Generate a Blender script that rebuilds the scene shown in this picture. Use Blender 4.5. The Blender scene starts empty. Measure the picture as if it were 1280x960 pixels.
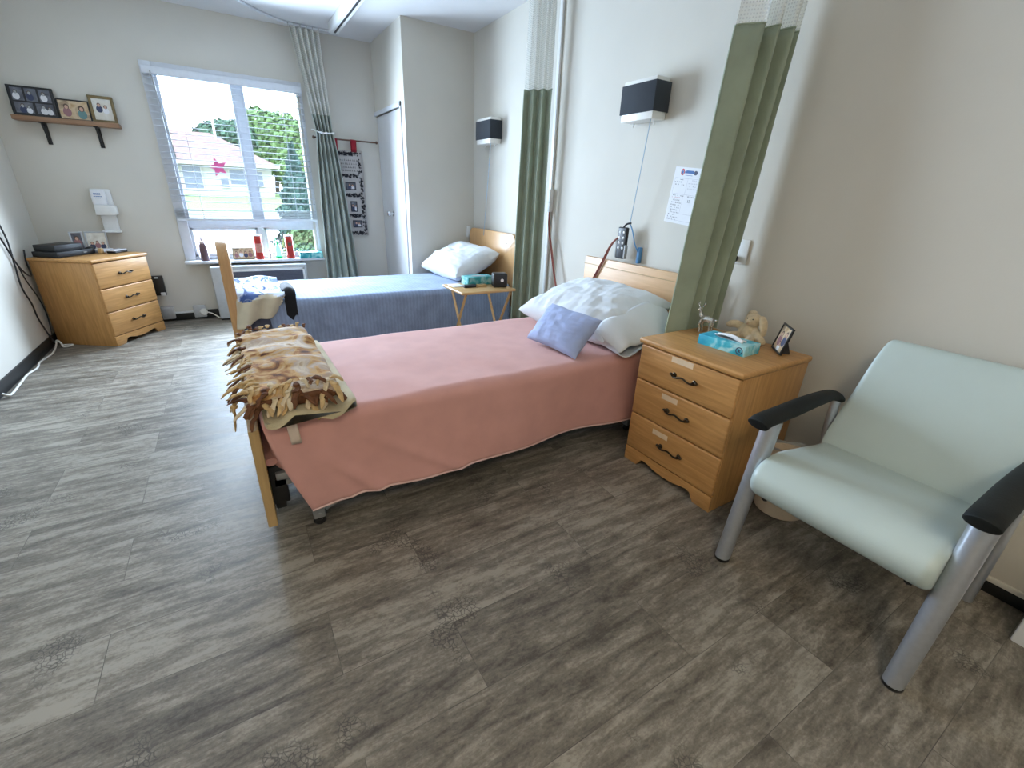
import bpy, bmesh, math, random
from mathutils import Vector, Matrix, noise
random.seed(7)
PI = math.pi
COL = bpy.context.scene.collection
MW = {}          # world matrices of the Empties

# ------------------------------------------------------------------ materials
def new_mat(name):
    m = bpy.data.materials.new(name); m.use_nodes = True
    nt = m.node_tree; b = nt.nodes['Principled BSDF']
    return m, nt, b
def N(nt, t, **kw):
    n = nt.nodes.new(t)
    for k, v in kw.items():
        if k in n.inputs.keys(): n.inputs[k].default_value = v
        else: setattr(n, k, v)
    return n
def L(nt, a, b): nt.links.new(a, b)
def c4(c): return (c[0], c[1], c[2], 1.0)
def ramp(nt, fac, stops):
    r = nt.nodes.new('ShaderNodeValToRGB')
    e = r.color_ramp.elements
    while len(e) < len(stops): e.new(0.5)
    for i, (p, c) in enumerate(stops): e[i].position = p; e[i].color = c4(c)
    L(nt, fac, r.inputs['Fac']); return r
def plain(name, col, rough=0.6, metal=0.0, var=0.06, scale=30, bump=0.0, bscale=200, spec=0.5, trans=0, sheen=0, coat=0, alpha=1):
    m, nt, b = new_mat(name)
    tc = N(nt, 'ShaderNodeTexCoord')
    nz = N(nt, 'ShaderNodeTexNoise'); nz.inputs['Scale'].default_value = scale; nz.inputs['Detail'].default_value = 4
    L(nt, tc.outputs['Object'], nz.inputs['Vector'])
    lo = [max(0, x * (1 - var)) for x in col]; hi = [min(1, x * (1 + var)) for x in col]
    r = ramp(nt, nz.outputs['Fac'], [(0.3, lo), (0.7, hi)])
    L(nt, r.outputs['Color'], b.inputs['Base Color'])
    b.inputs['Roughness'].default_value = rough; b.inputs['Metallic'].default_value = metal
    b.inputs['Specular IOR Level'].default_value = spec
    b.inputs['Transmission Weight'].default_value = trans
    b.inputs['Sheen Weight'].default_value = sheen
    b.inputs['Coat Weight'].default_value = coat
    b.inputs['Alpha'].default_value = alpha
    if bump:
        n2 = N(nt, 'ShaderNodeTexNoise'); n2.inputs['Scale'].default_value = bscale; n2.inputs['Detail'].default_value = 3
        L(nt, tc.outputs['Object'], n2.inputs['Vector'])
        bp = N(nt, 'ShaderNodeBump'); bp.inputs['Strength'].default_value = bump; bp.inputs['Distance'].default_value = 0.005
        L(nt, n2.outputs['Fac'], bp.inputs['Height']); L(nt, bp.outputs['Normal'], b.inputs['Normal'])
    return m
def fabric(name, col, weave=900, rough=0.9, var=0.08, bump=0.25, stripe=None):
    m, nt, b = new_mat(name)
    tc = N(nt, 'ShaderNodeTexCoord')
    nz = N(nt, 'ShaderNodeTexNoise'); nz.inputs['Scale'].default_value = 9; nz.inputs['Detail'].default_value = 6
    L(nt, tc.outputs['Object'], nz.inputs['Vector'])
    lo = [x * (1 - var) for x in col]; hi = [min(1, x * (1 + var)) for x in col]
    r = ramp(nt, nz.outputs['Fac'], [(0.35, lo), (0.65, hi)])
    colout = r.outputs['Color']
    if stripe:
        w = N(nt, 'ShaderNodeTexWave'); w.wave_type = 'BANDS'; w.bands_direction = 'X'
        w.inputs['Scale'].default_value = stripe[0]; w.inputs['Distortion'].default_value = 3; w.inputs['Detail'].default_value = 3
        w.inputs['Detail Scale'].default_value = 4
        L(nt, tc.outputs['Object'], w.inputs['Vector'])
        mx = N(nt, 'ShaderNodeMixRGB'); mx.blend_type = 'MULTIPLY'; mx.inputs['Fac'].default_value = 1
        rr = ramp(nt, w.outputs['Fac'], [(0.2, (1 - stripe[1],) * 3), (0.8, (1, 1, 1))])
        L(nt, colout, mx.inputs['Color1']); L(nt, rr.outputs['Color'], mx.inputs['Color2']); colout = mx.outputs['Color']
    L(nt, colout, b.inputs['Base Color'])
    b.inputs['Roughness'].default_value = rough; b.inputs['Sheen Weight'].default_value = 0.15
    b.inputs['Specular IOR Level'].default_value = 0.25
    n2 = N(nt, 'ShaderNodeTexNoise'); n2.inputs['Scale'].default_value = weave; n2.inputs['Detail'].default_value = 2
    L(nt, tc.outputs['Object'], n2.inputs['Vector'])
    bp = N(nt, 'ShaderNodeBump'); bp.inputs['Strength'].default_value = bump; bp.inputs['Distance'].default_value = 0.002
    L(nt, n2.outputs['Fac'], bp.inputs['Height']); L(nt, bp.outputs['Normal'], b.inputs['Normal'])
    return m
def wood(name, light, dark, axis='Z', rough=0.38, scale=1.0):
    m, nt, b = new_mat(name)
    tc = N(nt, 'ShaderNodeTexCoord'); mp = N(nt, 'ShaderNodeMapping')
    s = {'X': (2, 28, 28), 'Y': (28, 2, 28), 'Z': (28, 28, 2)}[axis]
    mp.inputs['Scale'].default_value = [v * scale for v in s]
    L(nt, tc.outputs['Object'], mp.inputs['Vector'])
    nz = N(nt, 'ShaderNodeTexNoise'); nz.inputs['Scale'].default_value = 2.2; nz.inputs['Detail'].default_value = 8; nz.inputs['Distortion'].default_value = 0.6
    L(nt, mp.outputs['Vector'], nz.inputs['Vector'])
    r = ramp(nt, nz.outputs['Fac'], [(0.28, dark), (0.5, [(a + c) / 2 for a, c in zip(light, dark)]), (0.72, light)])
    L(nt, r.outputs['Color'], b.inputs['Base Color'])
    b.inputs['Roughness'].default_value = rough
    bp = N(nt, 'ShaderNodeBump'); bp.inputs['Strength'].default_value = 0.05; bp.inputs['Distance'].default_value = 0.002
    L(nt, nz.outputs['Fac'], bp.inputs['Height']); L(nt, bp.outputs['Normal'], b.inputs['Normal'])
    return m
def multi_ramp(name, stops, scale=8, rough=0.8, detail=5, distortion=0.5, sc=(1, 1, 1), bump=0.0):
    m, nt, b = new_mat(name)
    tc = N(nt, 'ShaderNodeTexCoord'); mp = N(nt, 'ShaderNodeMapping'); mp.inputs['Scale'].default_value = sc
    L(nt, tc.outputs['Object'], mp.inputs['Vector'])
    nz = N(nt, 'ShaderNodeTexNoise'); nz.inputs['Scale'].default_value = scale; nz.inputs['Detail'].default_value = detail; nz.inputs['Distortion'].default_value = distortion
    L(nt, mp.outputs['Vector'], nz.inputs['Vector'])
    r = ramp(nt, nz.outputs['Fac'], stops); L(nt, r.outputs['Color'], b.inputs['Base Color'])
    b.inputs['Roughness'].default_value = rough; b.inputs['Specular IOR Level'].default_value = 0.3
    if bump:
        n2 = N(nt, 'ShaderNodeTexNoise'); n2.inputs['Scale'].default_value = 260
        L(nt, tc.outputs['Object'], n2.inputs['Vector'])
        bp = N(nt, 'ShaderNodeBump'); bp.inputs['Strength'].default_value = bump; bp.inputs['Distance'].default_value = 0.004
        L(nt, n2.outputs['Fac'], bp.inputs['Height']); L(nt, bp.outputs['Normal'], b.inputs['Normal'])
    return m
def floor_mat():
    m, nt, b = new_mat('vinyl_plank')
    tc = N(nt, 'ShaderNodeTexCoord')
    br = N(nt, 'ShaderNodeTexBrick'); br.offset = 0.37; br.offset_frequency = 2
    br.inputs['Scale'].default_value = 1; br.inputs['Brick Width'].default_value = 0.92; br.inputs['Row Height'].default_value = 0.235
    br.inputs['Mortar Size'].default_value = 0.0012; br.inputs['Mortar Smooth'].default_value = 0.3; br.inputs['Bias'].default_value = 0
    br.inputs['Color1'].default_value = (0, 0, 0, 1); br.inputs['Color2'].default_value = (1, 1, 1, 1); br.inputs['Mortar'].default_value = (.5, .5, .5, 1)
    L(nt, tc.outputs['Object'], br.inputs['Vector'])
    rnd = N(nt, 'ShaderNodeMath', operation='MULTIPLY'); rnd.inputs[1].default_value = 37.0
    L(nt, br.outputs['Color'], rnd.inputs[0])
    def nz(scale3, scale, detail, dist=0.0):
        mp = N(nt, 'ShaderNodeMapping'); mp.inputs['Scale'].default_value = scale3
        L(nt, tc.outputs['Object'], mp.inputs['Vector'])
        n = N(nt, 'ShaderNodeTexNoise'); n.noise_dimensions = '4D'
        n.inputs['Scale'].default_value = scale; n.inputs['Detail'].default_value = detail; n.inputs['Distortion'].default_value = dist
        n.inputs['Roughness'].default_value = 0.68
        L(nt, mp.outputs['Vector'], n.inputs['Vector']); L(nt, rnd.outputs[0], n.inputs['W'])
        return n
    streak = nz((1.4, 7.6, 1), 3.0, 10, 0.45)
    fine = nz((9, 24, 1), 3.0, 7, .4)
    speck = nz((45, 60, 1), 2.0, 4)
    a1 = N(nt, 'ShaderNodeMath', operation='MULTIPLY_ADD'); a1.inputs[1].default_value = 0.30; L(nt, fine.outputs['Fac'], a1.inputs[0]); L(nt, streak.outputs['Fac'], a1.inputs[2])
    a2 = N(nt, 'ShaderNodeMath', operation='MULTIPLY_ADD'); a2.inputs[1].default_value = 0.30; L(nt, speck.outputs['Fac'], a2.inputs[0]); L(nt, a1.outputs[0], a2.inputs[2])
    pl = N(nt, 'ShaderNodeMath', operation='MULTIPLY_ADD'); pl.inputs[1].default_value = 0.10; L(nt, br.outputs['Color'], pl.inputs[0]); L(nt, a2.outputs[0], pl.inputs[2])
    r = ramp(nt, pl.outputs[0], [(0.55, (.030, .024, .018)), (0.70, (.086, .073, .056)), (0.85, (.180, .157, .124)), (0.98, (.31, .28, .23))])
    # worn ornament: rings and cracked lines in scattered patches
    wob = N(nt, 'ShaderNodeTexNoise'); wob.inputs['Scale'].default_value = 22; wob.inputs['Detail'].default_value = 2
    L(nt, tc.outputs['Object'], wob.inputs['Vector'])
    mv = N(nt, 'ShaderNodeMixRGB'); mv.inputs['Fac'].default_value = 0.035
    L(nt, tc.outputs['Object'], mv.inputs['Color1']); L(nt, wob.outputs['Color'], mv.inputs['Color2'])
    vo = N(nt, 'ShaderNodeTexVoronoi'); vo.feature = 'DISTANCE_TO_EDGE'; vo.inputs['Scale'].default_value = 70
    L(nt, mv.outputs['Color'], vo.inputs['Vector'])
    vr = ramp(nt, vo.outputs['Distance'], [(0.03, (0, 0, 0)), (0.12, (1, 1, 1))])
    big = N(nt, 'ShaderNodeTexNoise'); big.inputs['Scale'].default_value = 4.6; big.inputs['Detail'].default_value = 3
    L(nt, tc.outputs['Object'], big.inputs['Vector'])
    br2 = ramp(nt, big.outputs['Fac'], [(0.60, (0, 0, 0)), (0.66, (.72, .72, .72))])
    inv = N(nt, 'ShaderNodeMath', operation='SUBTRACT'); inv.inputs[0].default_value = 1; L(nt, vr.outputs['Color'], inv.inputs[1])
    msk = N(nt, 'ShaderNodeMath', operation='MULTIPLY'); L(nt, inv.outputs[0], msk.inputs[0]); L(nt, br2.outputs['Color'], msk.inputs[1])
    mx = N(nt, 'ShaderNodeMixRGB'); mx.blend_type = 'MIX'; mx.inputs['Color2'].default_value = (.045, .039, .033, 1)
    L(nt, msk.outputs[0], mx.inputs['Fac']); L(nt, r.outputs['Color'], mx.inputs['Color1'])
    mx2 = N(nt, 'ShaderNodeMixRGB'); mx2.inputs['Color2'].default_value = (.035, .03, .026, 1)
    sm = N(nt, 'ShaderNodeMath', operation='MULTIPLY'); sm.inputs[1].default_value = 0.55; L(nt, br.outputs['Fac'], sm.inputs[0])
    L(nt, sm.outputs[0], mx2.inputs['Fac']); L(nt, mx.outputs['Color'], mx2.inputs['Color1'])
    L(nt, mx2.outputs['Color'], b.inputs['Base Color'])
    rr = ramp(nt, streak.outputs['Fac'], [(0.3, (.40, .40, .40)), (0.7, (.54, .54, .54))]); L(nt, rr.outputs['Color'], b.inputs['Roughness'])
    bp = N(nt, 'ShaderNodeBump'); bp.inputs['Strength'].default_value = 0.10; bp.inputs['Distance'].default_value = 0.002
    L(nt, pl.outputs[0], bp.inputs['Height']); L(nt, bp.outputs['Normal'], b.inputs['Normal'])
    b.inputs['Specular IOR Level'].default_value = 0.42
    return m
def net_mat():
    m, nt, b = new_mat('white_mesh_net')
    out = nt.nodes['Material Output']
    tc = N(nt, 'ShaderNodeTexCoord')
    vo = N(nt, 'ShaderNodeTexVoronoi'); vo.inputs['Scale'].default_value = 78; vo.inputs['Randomness'].default_value = 0.15
    L(nt, tc.outputs['UV'], vo.inputs['Vector'])
    r = ramp(nt, vo.outputs['Distance'], [(0.24, (1, 1, 1)), (0.36, (0, 0, 0))])
    b.inputs['Base Color'].default_value = (.78, .78, .74, 1); b.inputs['Roughness'].default_value = 0.8
    tr = N(nt, 'ShaderNodeBsdfTransparent')
    tl = N(nt, 'ShaderNodeBsdfTranslucent'); tl.inputs['Color'].default_value = (.75, .76, .72, 1)
    m1 = N(nt, 'ShaderNodeMixShader'); m1.inputs['Fac'].default_value = 0.3
    L(nt, b.outputs[0], m1.inputs[1]); L(nt, tl.outputs[0], m1.inputs[2])
    ms = N(nt, 'ShaderNodeMixShader')
    sc = N(nt, 'ShaderNodeMath', operation='MULTIPLY'); sc.inputs[1].default_value = 0.30
    L(nt, r.outputs['Color'], sc.inputs[0]); L(nt, sc.outputs[0], ms.inputs['Fac'])
    L(nt, m1.outputs[0], ms.inputs[1]); L(nt, tr.outputs[0], ms.inputs[2]); L(nt, ms.outputs[0], out.inputs['Surface'])
    return m
def pane_mat():
    m, nt, b = new_mat('window_pane_glass')
    out = nt.nodes['Material Output']
    tr = N(nt, 'ShaderNodeBsdfTransparent'); tr.inputs['Color'].default_value = (.95, .97, .97, 1)
    gl = N(nt, 'ShaderNodeBsdfGlossy'); gl.inputs['Roughness'].default_value = 0.03
    tc = N(nt, 'ShaderNodeTexCoord'); nz = N(nt, 'ShaderNodeTexNoise'); nz.inputs['Scale'].default_value = 6
    L(nt, tc.outputs['Object'], nz.inputs['Vector'])
    rr = ramp(nt, nz.outputs['Fac'], [(0, (.02,) * 3), (1, (.06,) * 3)]); L(nt, rr.outputs['Color'], gl.inputs['Roughness'])
    ms = N(nt, 'ShaderNodeMixShader'); ms.inputs['Fac'].default_value = 0.05
    L(nt, tr.outputs[0], ms.inputs[1]); L(nt, gl.outputs[0], ms.inputs[2]); L(nt, ms.outputs[0], out.inputs['Surface'])
    return m
def emit_mat(name, col, st):
    m, nt, b = new_mat(name)
    b.inputs['Base Color'].default_value = (.9, .9, .88, 1)
    b.inputs['Emission Color'].default_value = c4(col); b.inputs['Emission Strength'].default_value = st
    tc = N(nt, 'ShaderNodeTexCoord'); nz = N(nt, 'ShaderNodeTexNoise'); nz.inputs['Scale'].default_value = 90
    L(nt, tc.outputs['Object'], nz.inputs['Vector'])
    rr = ramp(nt, nz.outputs['Fac'], [(0, (.4,) * 3), (1, (.6,) * 3)]); L(nt, rr.outputs['Color'], b.inputs['Roughness'])
    return m

M = {}
M['wall'] = plain('painted_wall', (.60, .575, .51), .75, var=.02, scale=3, bump=.06, bscale=120)
M['ceil'] = plain('painted_ceiling', (.68, .68, .68), .85, var=.02, scale=3, bump=.1, bscale=160)
M['door'] = plain('painted_door', (.66, .67, .68), .45, var=.02)
M['floor'] = floor_mat()
M['base'] = plain('black_rubber_base', (.008, .009, .009), .45, var=.2)
M['white'] = plain('white_plastic', (.72, .73, .72), .4, var=.03)
M['trimw'] = plain('white_window_trim', (.62, .64, .68), .4, var=.03)
M['slat'] = plain('white_blind_slat', (.66, .69, .74), .45, var=.03)
M['black'] = plain('black_plastic', (.010, .010, .011), .45, var=.2)
M['rubber'] = plain('black_armrest_rubber', (.009, .011, .011), .6, spec=.22, var=.2, bump=.1)
M['grey'] = plain('grey_plastic', (.35, .36, .36), .5)
M['greybox'] = plain('grey_painted_steel', (.42, .43, .43), .5, var=.05)
M['steel'] = plain('silver_painted_steel', (.50, .53, .58), .33, metal=.75, var=.04, scale=60)
M['bedsteel'] = plain('grey_bed_steel', (.34, .36, .38), .4, metal=.5, var=.06)
M['dark'] = plain('dark_mechanism', (.02, .02, .022), .5, metal=.3, var=.2)
M['chrome'] = plain('chrome', (.75, .75, .76), .15, metal=1, var=.03)
M['bronze'] = plain('antique_bronze', (.055, .042, .028), .32, metal=.85, var=.3)
WL_, WD_ = (.575, .31, .11), (.40, .20, .062)
M['woodz'] = wood('maple_laminate_vertical', WL_, WD_, 'Z')
M['woodx'] = wood('maple_laminate_horizontal', WL_, WD_, 'X')
M['bedwood'] = wood('pale_maple_board', (.68, .43, .23), (.60, .365, .185), 'Y', .42)
M['bedwood2'] = wood('honey_maple_board', (.60, .36, .16), (.50, .28, .12), 'Z', .32)
M['boardedge'] = wood('board_edge', (.50, .34, .15), (.38, .25, .11), 'Z', .45)
M['traywood'] = wood('tray_pine', (.60, .40, .18), (.48, .29, .11), 'X', .4)
M['shelfwood'] = wood('brown_shelf_board', (.33, .19, .105), (.20, .105, .055), 'X', .5)
M['rodwood'] = wood('brown_rod', (.15, .07, .04), (.08, .035, .02), 'X', .4)
M['pink'] = fabric('pink_cotton', (.62, .335, .30), stripe=None, var=.04)
M['blue'] = fabric('blue_damask', (.275, .35, .505), var=.10, stripe=(11, .12))
M['pillow'] = fabric('white_pillowcase', (.68, .71, .74), var=.03, bump=.2)
M['bluepillow'] = fabric('periwinkle_cotton', (.36, .43, .66), var=.05)
M['mattress'] = fabric('mattress_cover', (.10, .11, .16), var=.1)
M['green'] = fabric('sage_curtain', (.32, .375, .285), var=.07, stripe=None)
M['green2'] = fabric('grey_green_curtain', (.38, .42, .37), var=.08)
M['net'] = net_mat(); M['pane'] = pane_mat()
M['vinyl'] = plain('mint_vinyl', (.46, .54, .515), .38, var=.03, scale=6, bump=.08, bscale=350)
M['cream'] = plain('cream_plastic', (.62, .50, .36), .45, var=.04)
M['fleece'] = multi_ramp('patterned_fleece', [(.33, (.07, .025, .012)), (.40, (.33, .14, .04)), (.47, (.54, .34, .14)), (.55, (.46, .35, .28)), (.63, (.60, .49, .36)), (.74, (.30, .17, .07))], 9, .95, 6, 1.2, bump=.5)
M['fleece_pale'] = multi_ramp('cream_fleece', [(.3, (.42, .31, .16)), (.5, (.60, .48, .28)), (.7, (.72, .61, .42))], 12, .95, 5, .5, bump=.5)
M['tasA'] = plain('tassel_tan', (.52, .35, .16), .95, var=.2, scale=40, bump=.3)
M['tasB'] = plain('tassel_brown', (.13, .05, .018), .95, var=.3, scale=40, bump=.3)
M['tasC'] = plain('tassel_cream', (.62, .50, .33), .95, var=.12, scale=40, bump=.3)
M['beige'] = fabric('beige_sherpa', (.47, .385, .23), var=.14, bump=.8, weave=300)
M['tag'] = plain('satin_tag', (.60, .50, .42), .5, var=.1)
M['creamcloth'] = fabric('cream_fleece_cloth', (.62, .56, .42), var=.08, bump=.4)
M['throwtop'] = multi_ramp('blue_white_print', [(.40, (.05, .09, .24)), (.46, (.30, .38, .58)), (.50, (.62, .68, .78)), (.8, (.66, .70, .78))], 7, .9, 3, 2.0, sc=(1.6, .7, 1), bump=.3)
M['blackcloth'] = fabric('black_fleece', (.012, .012, .014), var=.2)
M['lampshade'] = fabric('charcoal_shade', (.035, .042, .052), var=.08, bump=.5)
M['diffuser'] = plain('white_acrylic', (.78, .77, .73), .35, var=.02)
M['blueplastic'] = plain('blue_plastic', (.10, .28, .55), .4)
M['bluecord'] = plain('pale_blue_cord', (.28, .44, .60), .6)
M['redcord'] = plain('red_brown_cable', (.22, .05, .03), .4)
M['whitecord'] = plain('white_cable', (.72, .70, .64), .45)
M['paper'] = plain('white_paper', (.76, .77, .80), .7, var=.02)
M['ink'] = plain('black_ink', (.03, .03, .04), .7)
M['inkblue'] = plain('blue_print', (.04, .13, .36), .6)
M['inkred'] = plain('red_print', (.45, .05, .06), .6)
M['line'] = plain('grey_rule', (.40, .40, .46), .7)
M['tape'] = plain('masking_tape', (.66, .50, .33), .7, var=.06)
M['teal'] = multi_ramp('aqua_tissue_carton', [(.35, (.02, .30, .44)), (.5, (.07, .47, .60)), (.62, (.45, .74, .78)), (.75, (.12, .52, .62))], 14, .5, 4, .8)
M['teal2'] = multi_ramp('teal_tissue_carton', [(.35, (.02, .22, .24)), (.5, (.05, .34, .36)), (.65, (.35, .58, .58))], 18, .5, 4, .6)
M['tissue'] = plain('white_tissue', (.78, .80, .82), .9, var=.02)
M['plush'] = plain('cream_plush', (.66, .52, .32), 1, var=.12, scale=60, bump=1.0, bscale=420, sheen=.3)
M['plushpink'] = plain('pale_paw', (.66, .47, .36), 1, var=.1, scale=60, bump=.7, bscale=420)
M['noselink'] = plain('pink_thread', (.45, .18, .14), .7)
M['crystal'] = plain('clear_glass', (.80, .80, .78), .07, metal=.45, var=.02, trans=.6)
M['redcan'] = multi_ramp('red_tube_print', [(.34, (.36, .02, .015)), (.6, (.50, .045, .03)), (.74, (.66, .30, .20))], 16, .35, 3, .4)
M['fadedred'] = plain('faded_red_label', (.50, .22, .17), .5, var=.2, scale=60)
M['pinkhem'] = fabric('pale_pink_hem', (.72, .50, .46), var=.05)
M['bluehem'] = fabric('blue_hem', (.34, .39, .50), var=.05)
M['greenglass'] = plain('green_bottle_plastic', (.02, .42, .12), .2, var=.1, trans=.12)
M['purple'] = plain('brown_sauce_bottle', (.11, .055, .065), .3, var=.1)
M['label'] = plain('pale_label', (.55, .45, .44), .5, var=.1)
M['teal_b'] = plain('dark_banner_print', (.018, .018, .022), .9, var=.3)
M['banner'] = fabric('oatmeal_banner', (.47, .44, .42), var=.06, bump=.5)
M['redcloth'] = fabric('dark_red_loop', (.26, .015, .025), var=.1)
M['gold'] = plain('aged_gold_frame', (.16, .115, .05), .4, metal=.4, var=.25)
M['skin'] = plain('printed_skin', (.56, .34, .25), .5, var=.06)
M['hair'] = plain('printed_hair', (.09, .055, .035), .5)
M['suit'] = plain('printed_navy', (.035, .045, .10), .5)
M['dress'] = plain('printed_white', (.72, .72, .74), .5)
M['rosecl'] = plain('printed_rose', (.30, .14, .15), .5)
M['tealcl'] = plain('printed_teal', (.12, .24, .24), .5)
M['sky_print'] = multi_ramp('printed_backdrop', [(.3, (.55, .50, .42)), (.6, (.72, .69, .62)), (.8, (.40, .38, .34))], 12, .4)
M['warm_print'] = multi_ramp('printed_warm_backdrop', [(.3, (.42, .26, .12)), (.5, (.60, .46, .30)), (.7, (.16, .10, .06))], 14, .4)
M['mono_print'] = multi_ramp('printed_mono_backdrop', [(.3, (.06, .065, .08)), (.6, (.15, .155, .18)), (.8, (.26, .27, .30))], 20, .4)
M['silverframe'] = plain('pewter_frame', (.42, .44, .47), .35, metal=.6, var=.1)
M['starpink'] = plain('pink_translucent_vinyl', (.75, .12, .30), .4, var=.1, trans=.2)
# outdoors
M['lawn'] = multi_ramp('lawn_grass', [(.35, (.12, .18, .06)), (.6, (.19, .27, .09)), (.8, (.27, .34, .14))], 30, 1)
M['concrete'] = plain('pale_concrete', (.55, .55, .53), .9, var=.08, scale=4)
M['siding'] = plain('white_siding', (.36, .35, .33), .8, var=.04)
M['roof'] = multi_ramp('red_brown_shingle', [(.35, (.17, .105, .09)), (.6, (.21, .135, .115)), (.8, (.25, .165, .14))], 6, .9)
M['darkwin'] = plain('dark_window', (.10, .125, .17), .25, var=.1)
M['bark'] = plain('tree_bark', (.05, .038, .028), .95, var=.25)
M['leafA'] = plain('dark_green_leaf', (.035, .085, .045), .7, var=.4, scale=1.5)
M['leafB'] = plain('light_green_leaf', (.095, .165, .050), .7, var=.35, scale=1.5)
M['leafC'] = plain('blue_green_needle', (.030, .075, .060), .7, var=.35, scale=4)
FILL = emit_mat('warm_fill_diffuser', (1, .84, .62), 9.0)  # glow of the fill panel added behind the camera

# ------------------------------------------------------------------ object helpers
def mw(o): return MW.get(o.name, Matrix.Identity(4))
def prop(o, label=None, cat=None, group=None, kind=None):
    if label: o['label'] = label
    if cat: o['category'] = cat
    if group: o['group'] = group
    if kind: o['kind'] = kind
    return o
def thing(name, label, cat, loc=(0, 0, 0), rotz=0, group=None, matrix=None):
    o = bpy.data.objects.new(name, None); COL.objects.link(o); o.empty_display_size = .05
    m = matrix if matrix is not None else Matrix.Translation(Vector(loc)) @ Matrix.Rotation(rotz, 4, 'Z')
    o.matrix_basis = m; MW[o.name] = m
    return prop(o, label, cat, group)
def obj(name, bm, mats, parent=None, local=False, smooth=True, label=None, angle=40):
    if not isinstance(mats, (list, tuple)): mats = [mats]
    if parent is not None and not local: bm.transform(mw(parent).inverted())
    bmesh.ops.recalc_face_normals(bm, faces=bm.faces[:])
    me = bpy.data.meshes.new(name); bm.to_mesh(me); bm.free()
    for m in mats: me.materials.append(m)
    if smooth:
        for p in me.polygons: p.use_smooth = True
        try: me.set_sharp_from_angle(angle=math.radians(angle))
        except Exception: pass
    o = bpy.data.objects.new(name, me); COL.objects.link(o)
    if parent is not None:
        o.parent = parent; MW[o.name] = mw(parent)
    if label: o['label'] = label
    return o
def struct(name, bm, mats, parent=None, **k):
    o = obj(name, bm, mats, parent, **k)
    if parent is None: o['kind'] = 'structure'
    return o
def single(name, label, cat, bm, mats, group=None, **k):
    return prop(obj(name, bm, mats, None, **k), label, cat, group)
def B(): return bmesh.new()
def merge(bm, tmp, mat=0, M4=None):
    if M4 is not None: tmp.transform(M4)
    for f in tmp.faces: f.material_index = mat
    me = bpy.data.meshes.new('t'); tmp.to_mesh(me); tmp.free()
    bm.from_mesh(me); bpy.data.meshes.remove(me)
def box(bm, x0, x1, y0, y1, z0, z1, bev=0.0, seg=2, mat=0, M4=None):
    t = B(); bmesh.ops.create_cube(t, size=1)
    sx, sy, sz = abs(x1 - x0), abs(y1 - y0), abs(z1 - z0)
    for v in t.verts: v.co = Vector(((x0 + x1) / 2 + v.co.x * sx, (y0 + y1) / 2 + v.co.y * sy, (z0 + z1) / 2 + v.co.z * sz))
    if bev > 0:
        bmesh.ops.bevel(t, geom=t.edges[:], offset=min(bev, .49 * min(sx, sy, sz)), segments=seg, profile=.5, affect='EDGES')
    merge(bm, t, mat, M4); return bm
def crom(pts, n=8, closed=False):
    P = [Vector(p) for p in pts]; out = []
    m = len(P); rng = m if closed else m - 1
    for i in range(rng):
        if closed: a, b, c, d = P[(i - 1) % m], P[i], P[(i + 1) % m], P[(i + 2) % m]
        else: a, b, c, d = P[max(i - 1, 0)], P[i], P[i + 1], P[min(i + 2, m - 1)]
        for k in range(n):
            t = k / n
            out.append(.5 * ((2 * b) + (c - a) * t + (2 * a - 5 * b + 4 * c - d) * t * t + (3 * b - a - 3 * c + d) * t ** 3))
    if not closed: out.append(P[-1])
    return out
def tube(bm, pts, r, n=10, mat=0, sy=1.0, up=None, cap=True):
    P = [Vector(p) for p in pts]; rs = r if isinstance(r, (list, tuple)) else [r] * len(P)
    rings = []; T0 = (P[1] - P[0]).normalized()
    u = Vector(up) if up else (Vector((0, 0, 1)) if abs(T0.z) < .9 else Vector((1, 0, 0)))
    for i, p in enumerate(P):
        T = (P[min(i + 1, len(P) - 1)] - P[max(i - 1, 0)]).normalized()
        s = T.cross(u)
        if s.length < 1e-6: s = T.orthogonal()
        s.normalize(); w = s.cross(T).normalized(); u = w
        rings.append([bm.verts.new(p + (s * math.cos(a) + w * sy * math.sin(a)) * rs[i]) for a in [2 * PI * k / n for k in range(n)]])
    for a, b in zip(rings, rings[1:]):
        for k in range(n):
            f = bm.faces.new((a[k], a[(k + 1) % n], b[(k + 1) % n], b[k])); f.material_index = mat
    if cap:
        for rr in (rings[0][::-1], rings[-1]):
            f = bm.faces.new(rr); f.material_index = mat
    return bm
def lathe(bm, prof, n=24, c=(0, 0, 0), mat=0, M4=None):
    t = B(); rings = []
    for r, z in prof:
        if r < 1e-5: rings.append([t.verts.new((0, 0, z))])
        else: rings.append([t.verts.new((r * math.cos(2 * PI * k / n), r * math.sin(2 * PI * k / n), z)) for k in range(n)])
    for a, b in zip(rings, rings[1:]):
        for k in range(n):
            k2 = (k + 1) % n
            if len(a) == 1 and len(b) == 1: continue
            if len(a) == 1: t.faces.new((a[0], b[k], b[k2]))
            elif len(b) == 1: t.faces.new((a[k], a[k2], b[0]))
            else: t.faces.new((a[k], a[k2], b[k2], b[k]))
    if len(rings[0]) > 1: t.faces.new(rings[0][::-1])
    if len(rings[-1]) > 1: t.faces.new(rings[-1])
    merge(bm, t, mat, (M4 if M4 is not None else Matrix.Translation(Vector(c)))); return bm
def prism(bm, poly, f0, f1, mat=0, bev=0):
    """poly = 2-D outline; f0, f1 map (a,b) to the two end caps."""
    t = B()
    A = [t.verts.new(f0(a, b)) for a, b in poly]; C = [t.verts.new(f1(a, b)) for a, b in poly]
    n = len(poly)
    fa = t.faces.new(A); fb = t.faces.new(C[::-1])
    for i in range(n): t.faces.new((A[i], C[i], C[(i + 1) % n], A[(i + 1) % n]))
    if bev:
        es = [e for e in t.edges if (e in fa.edges or e in fb.edges)]
        bmesh.ops.bevel(t, geom=list(set(es)), offset=bev, segments=2, profile=.5, affect='EDGES')
    merge(bm, t, mat); return bm
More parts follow.
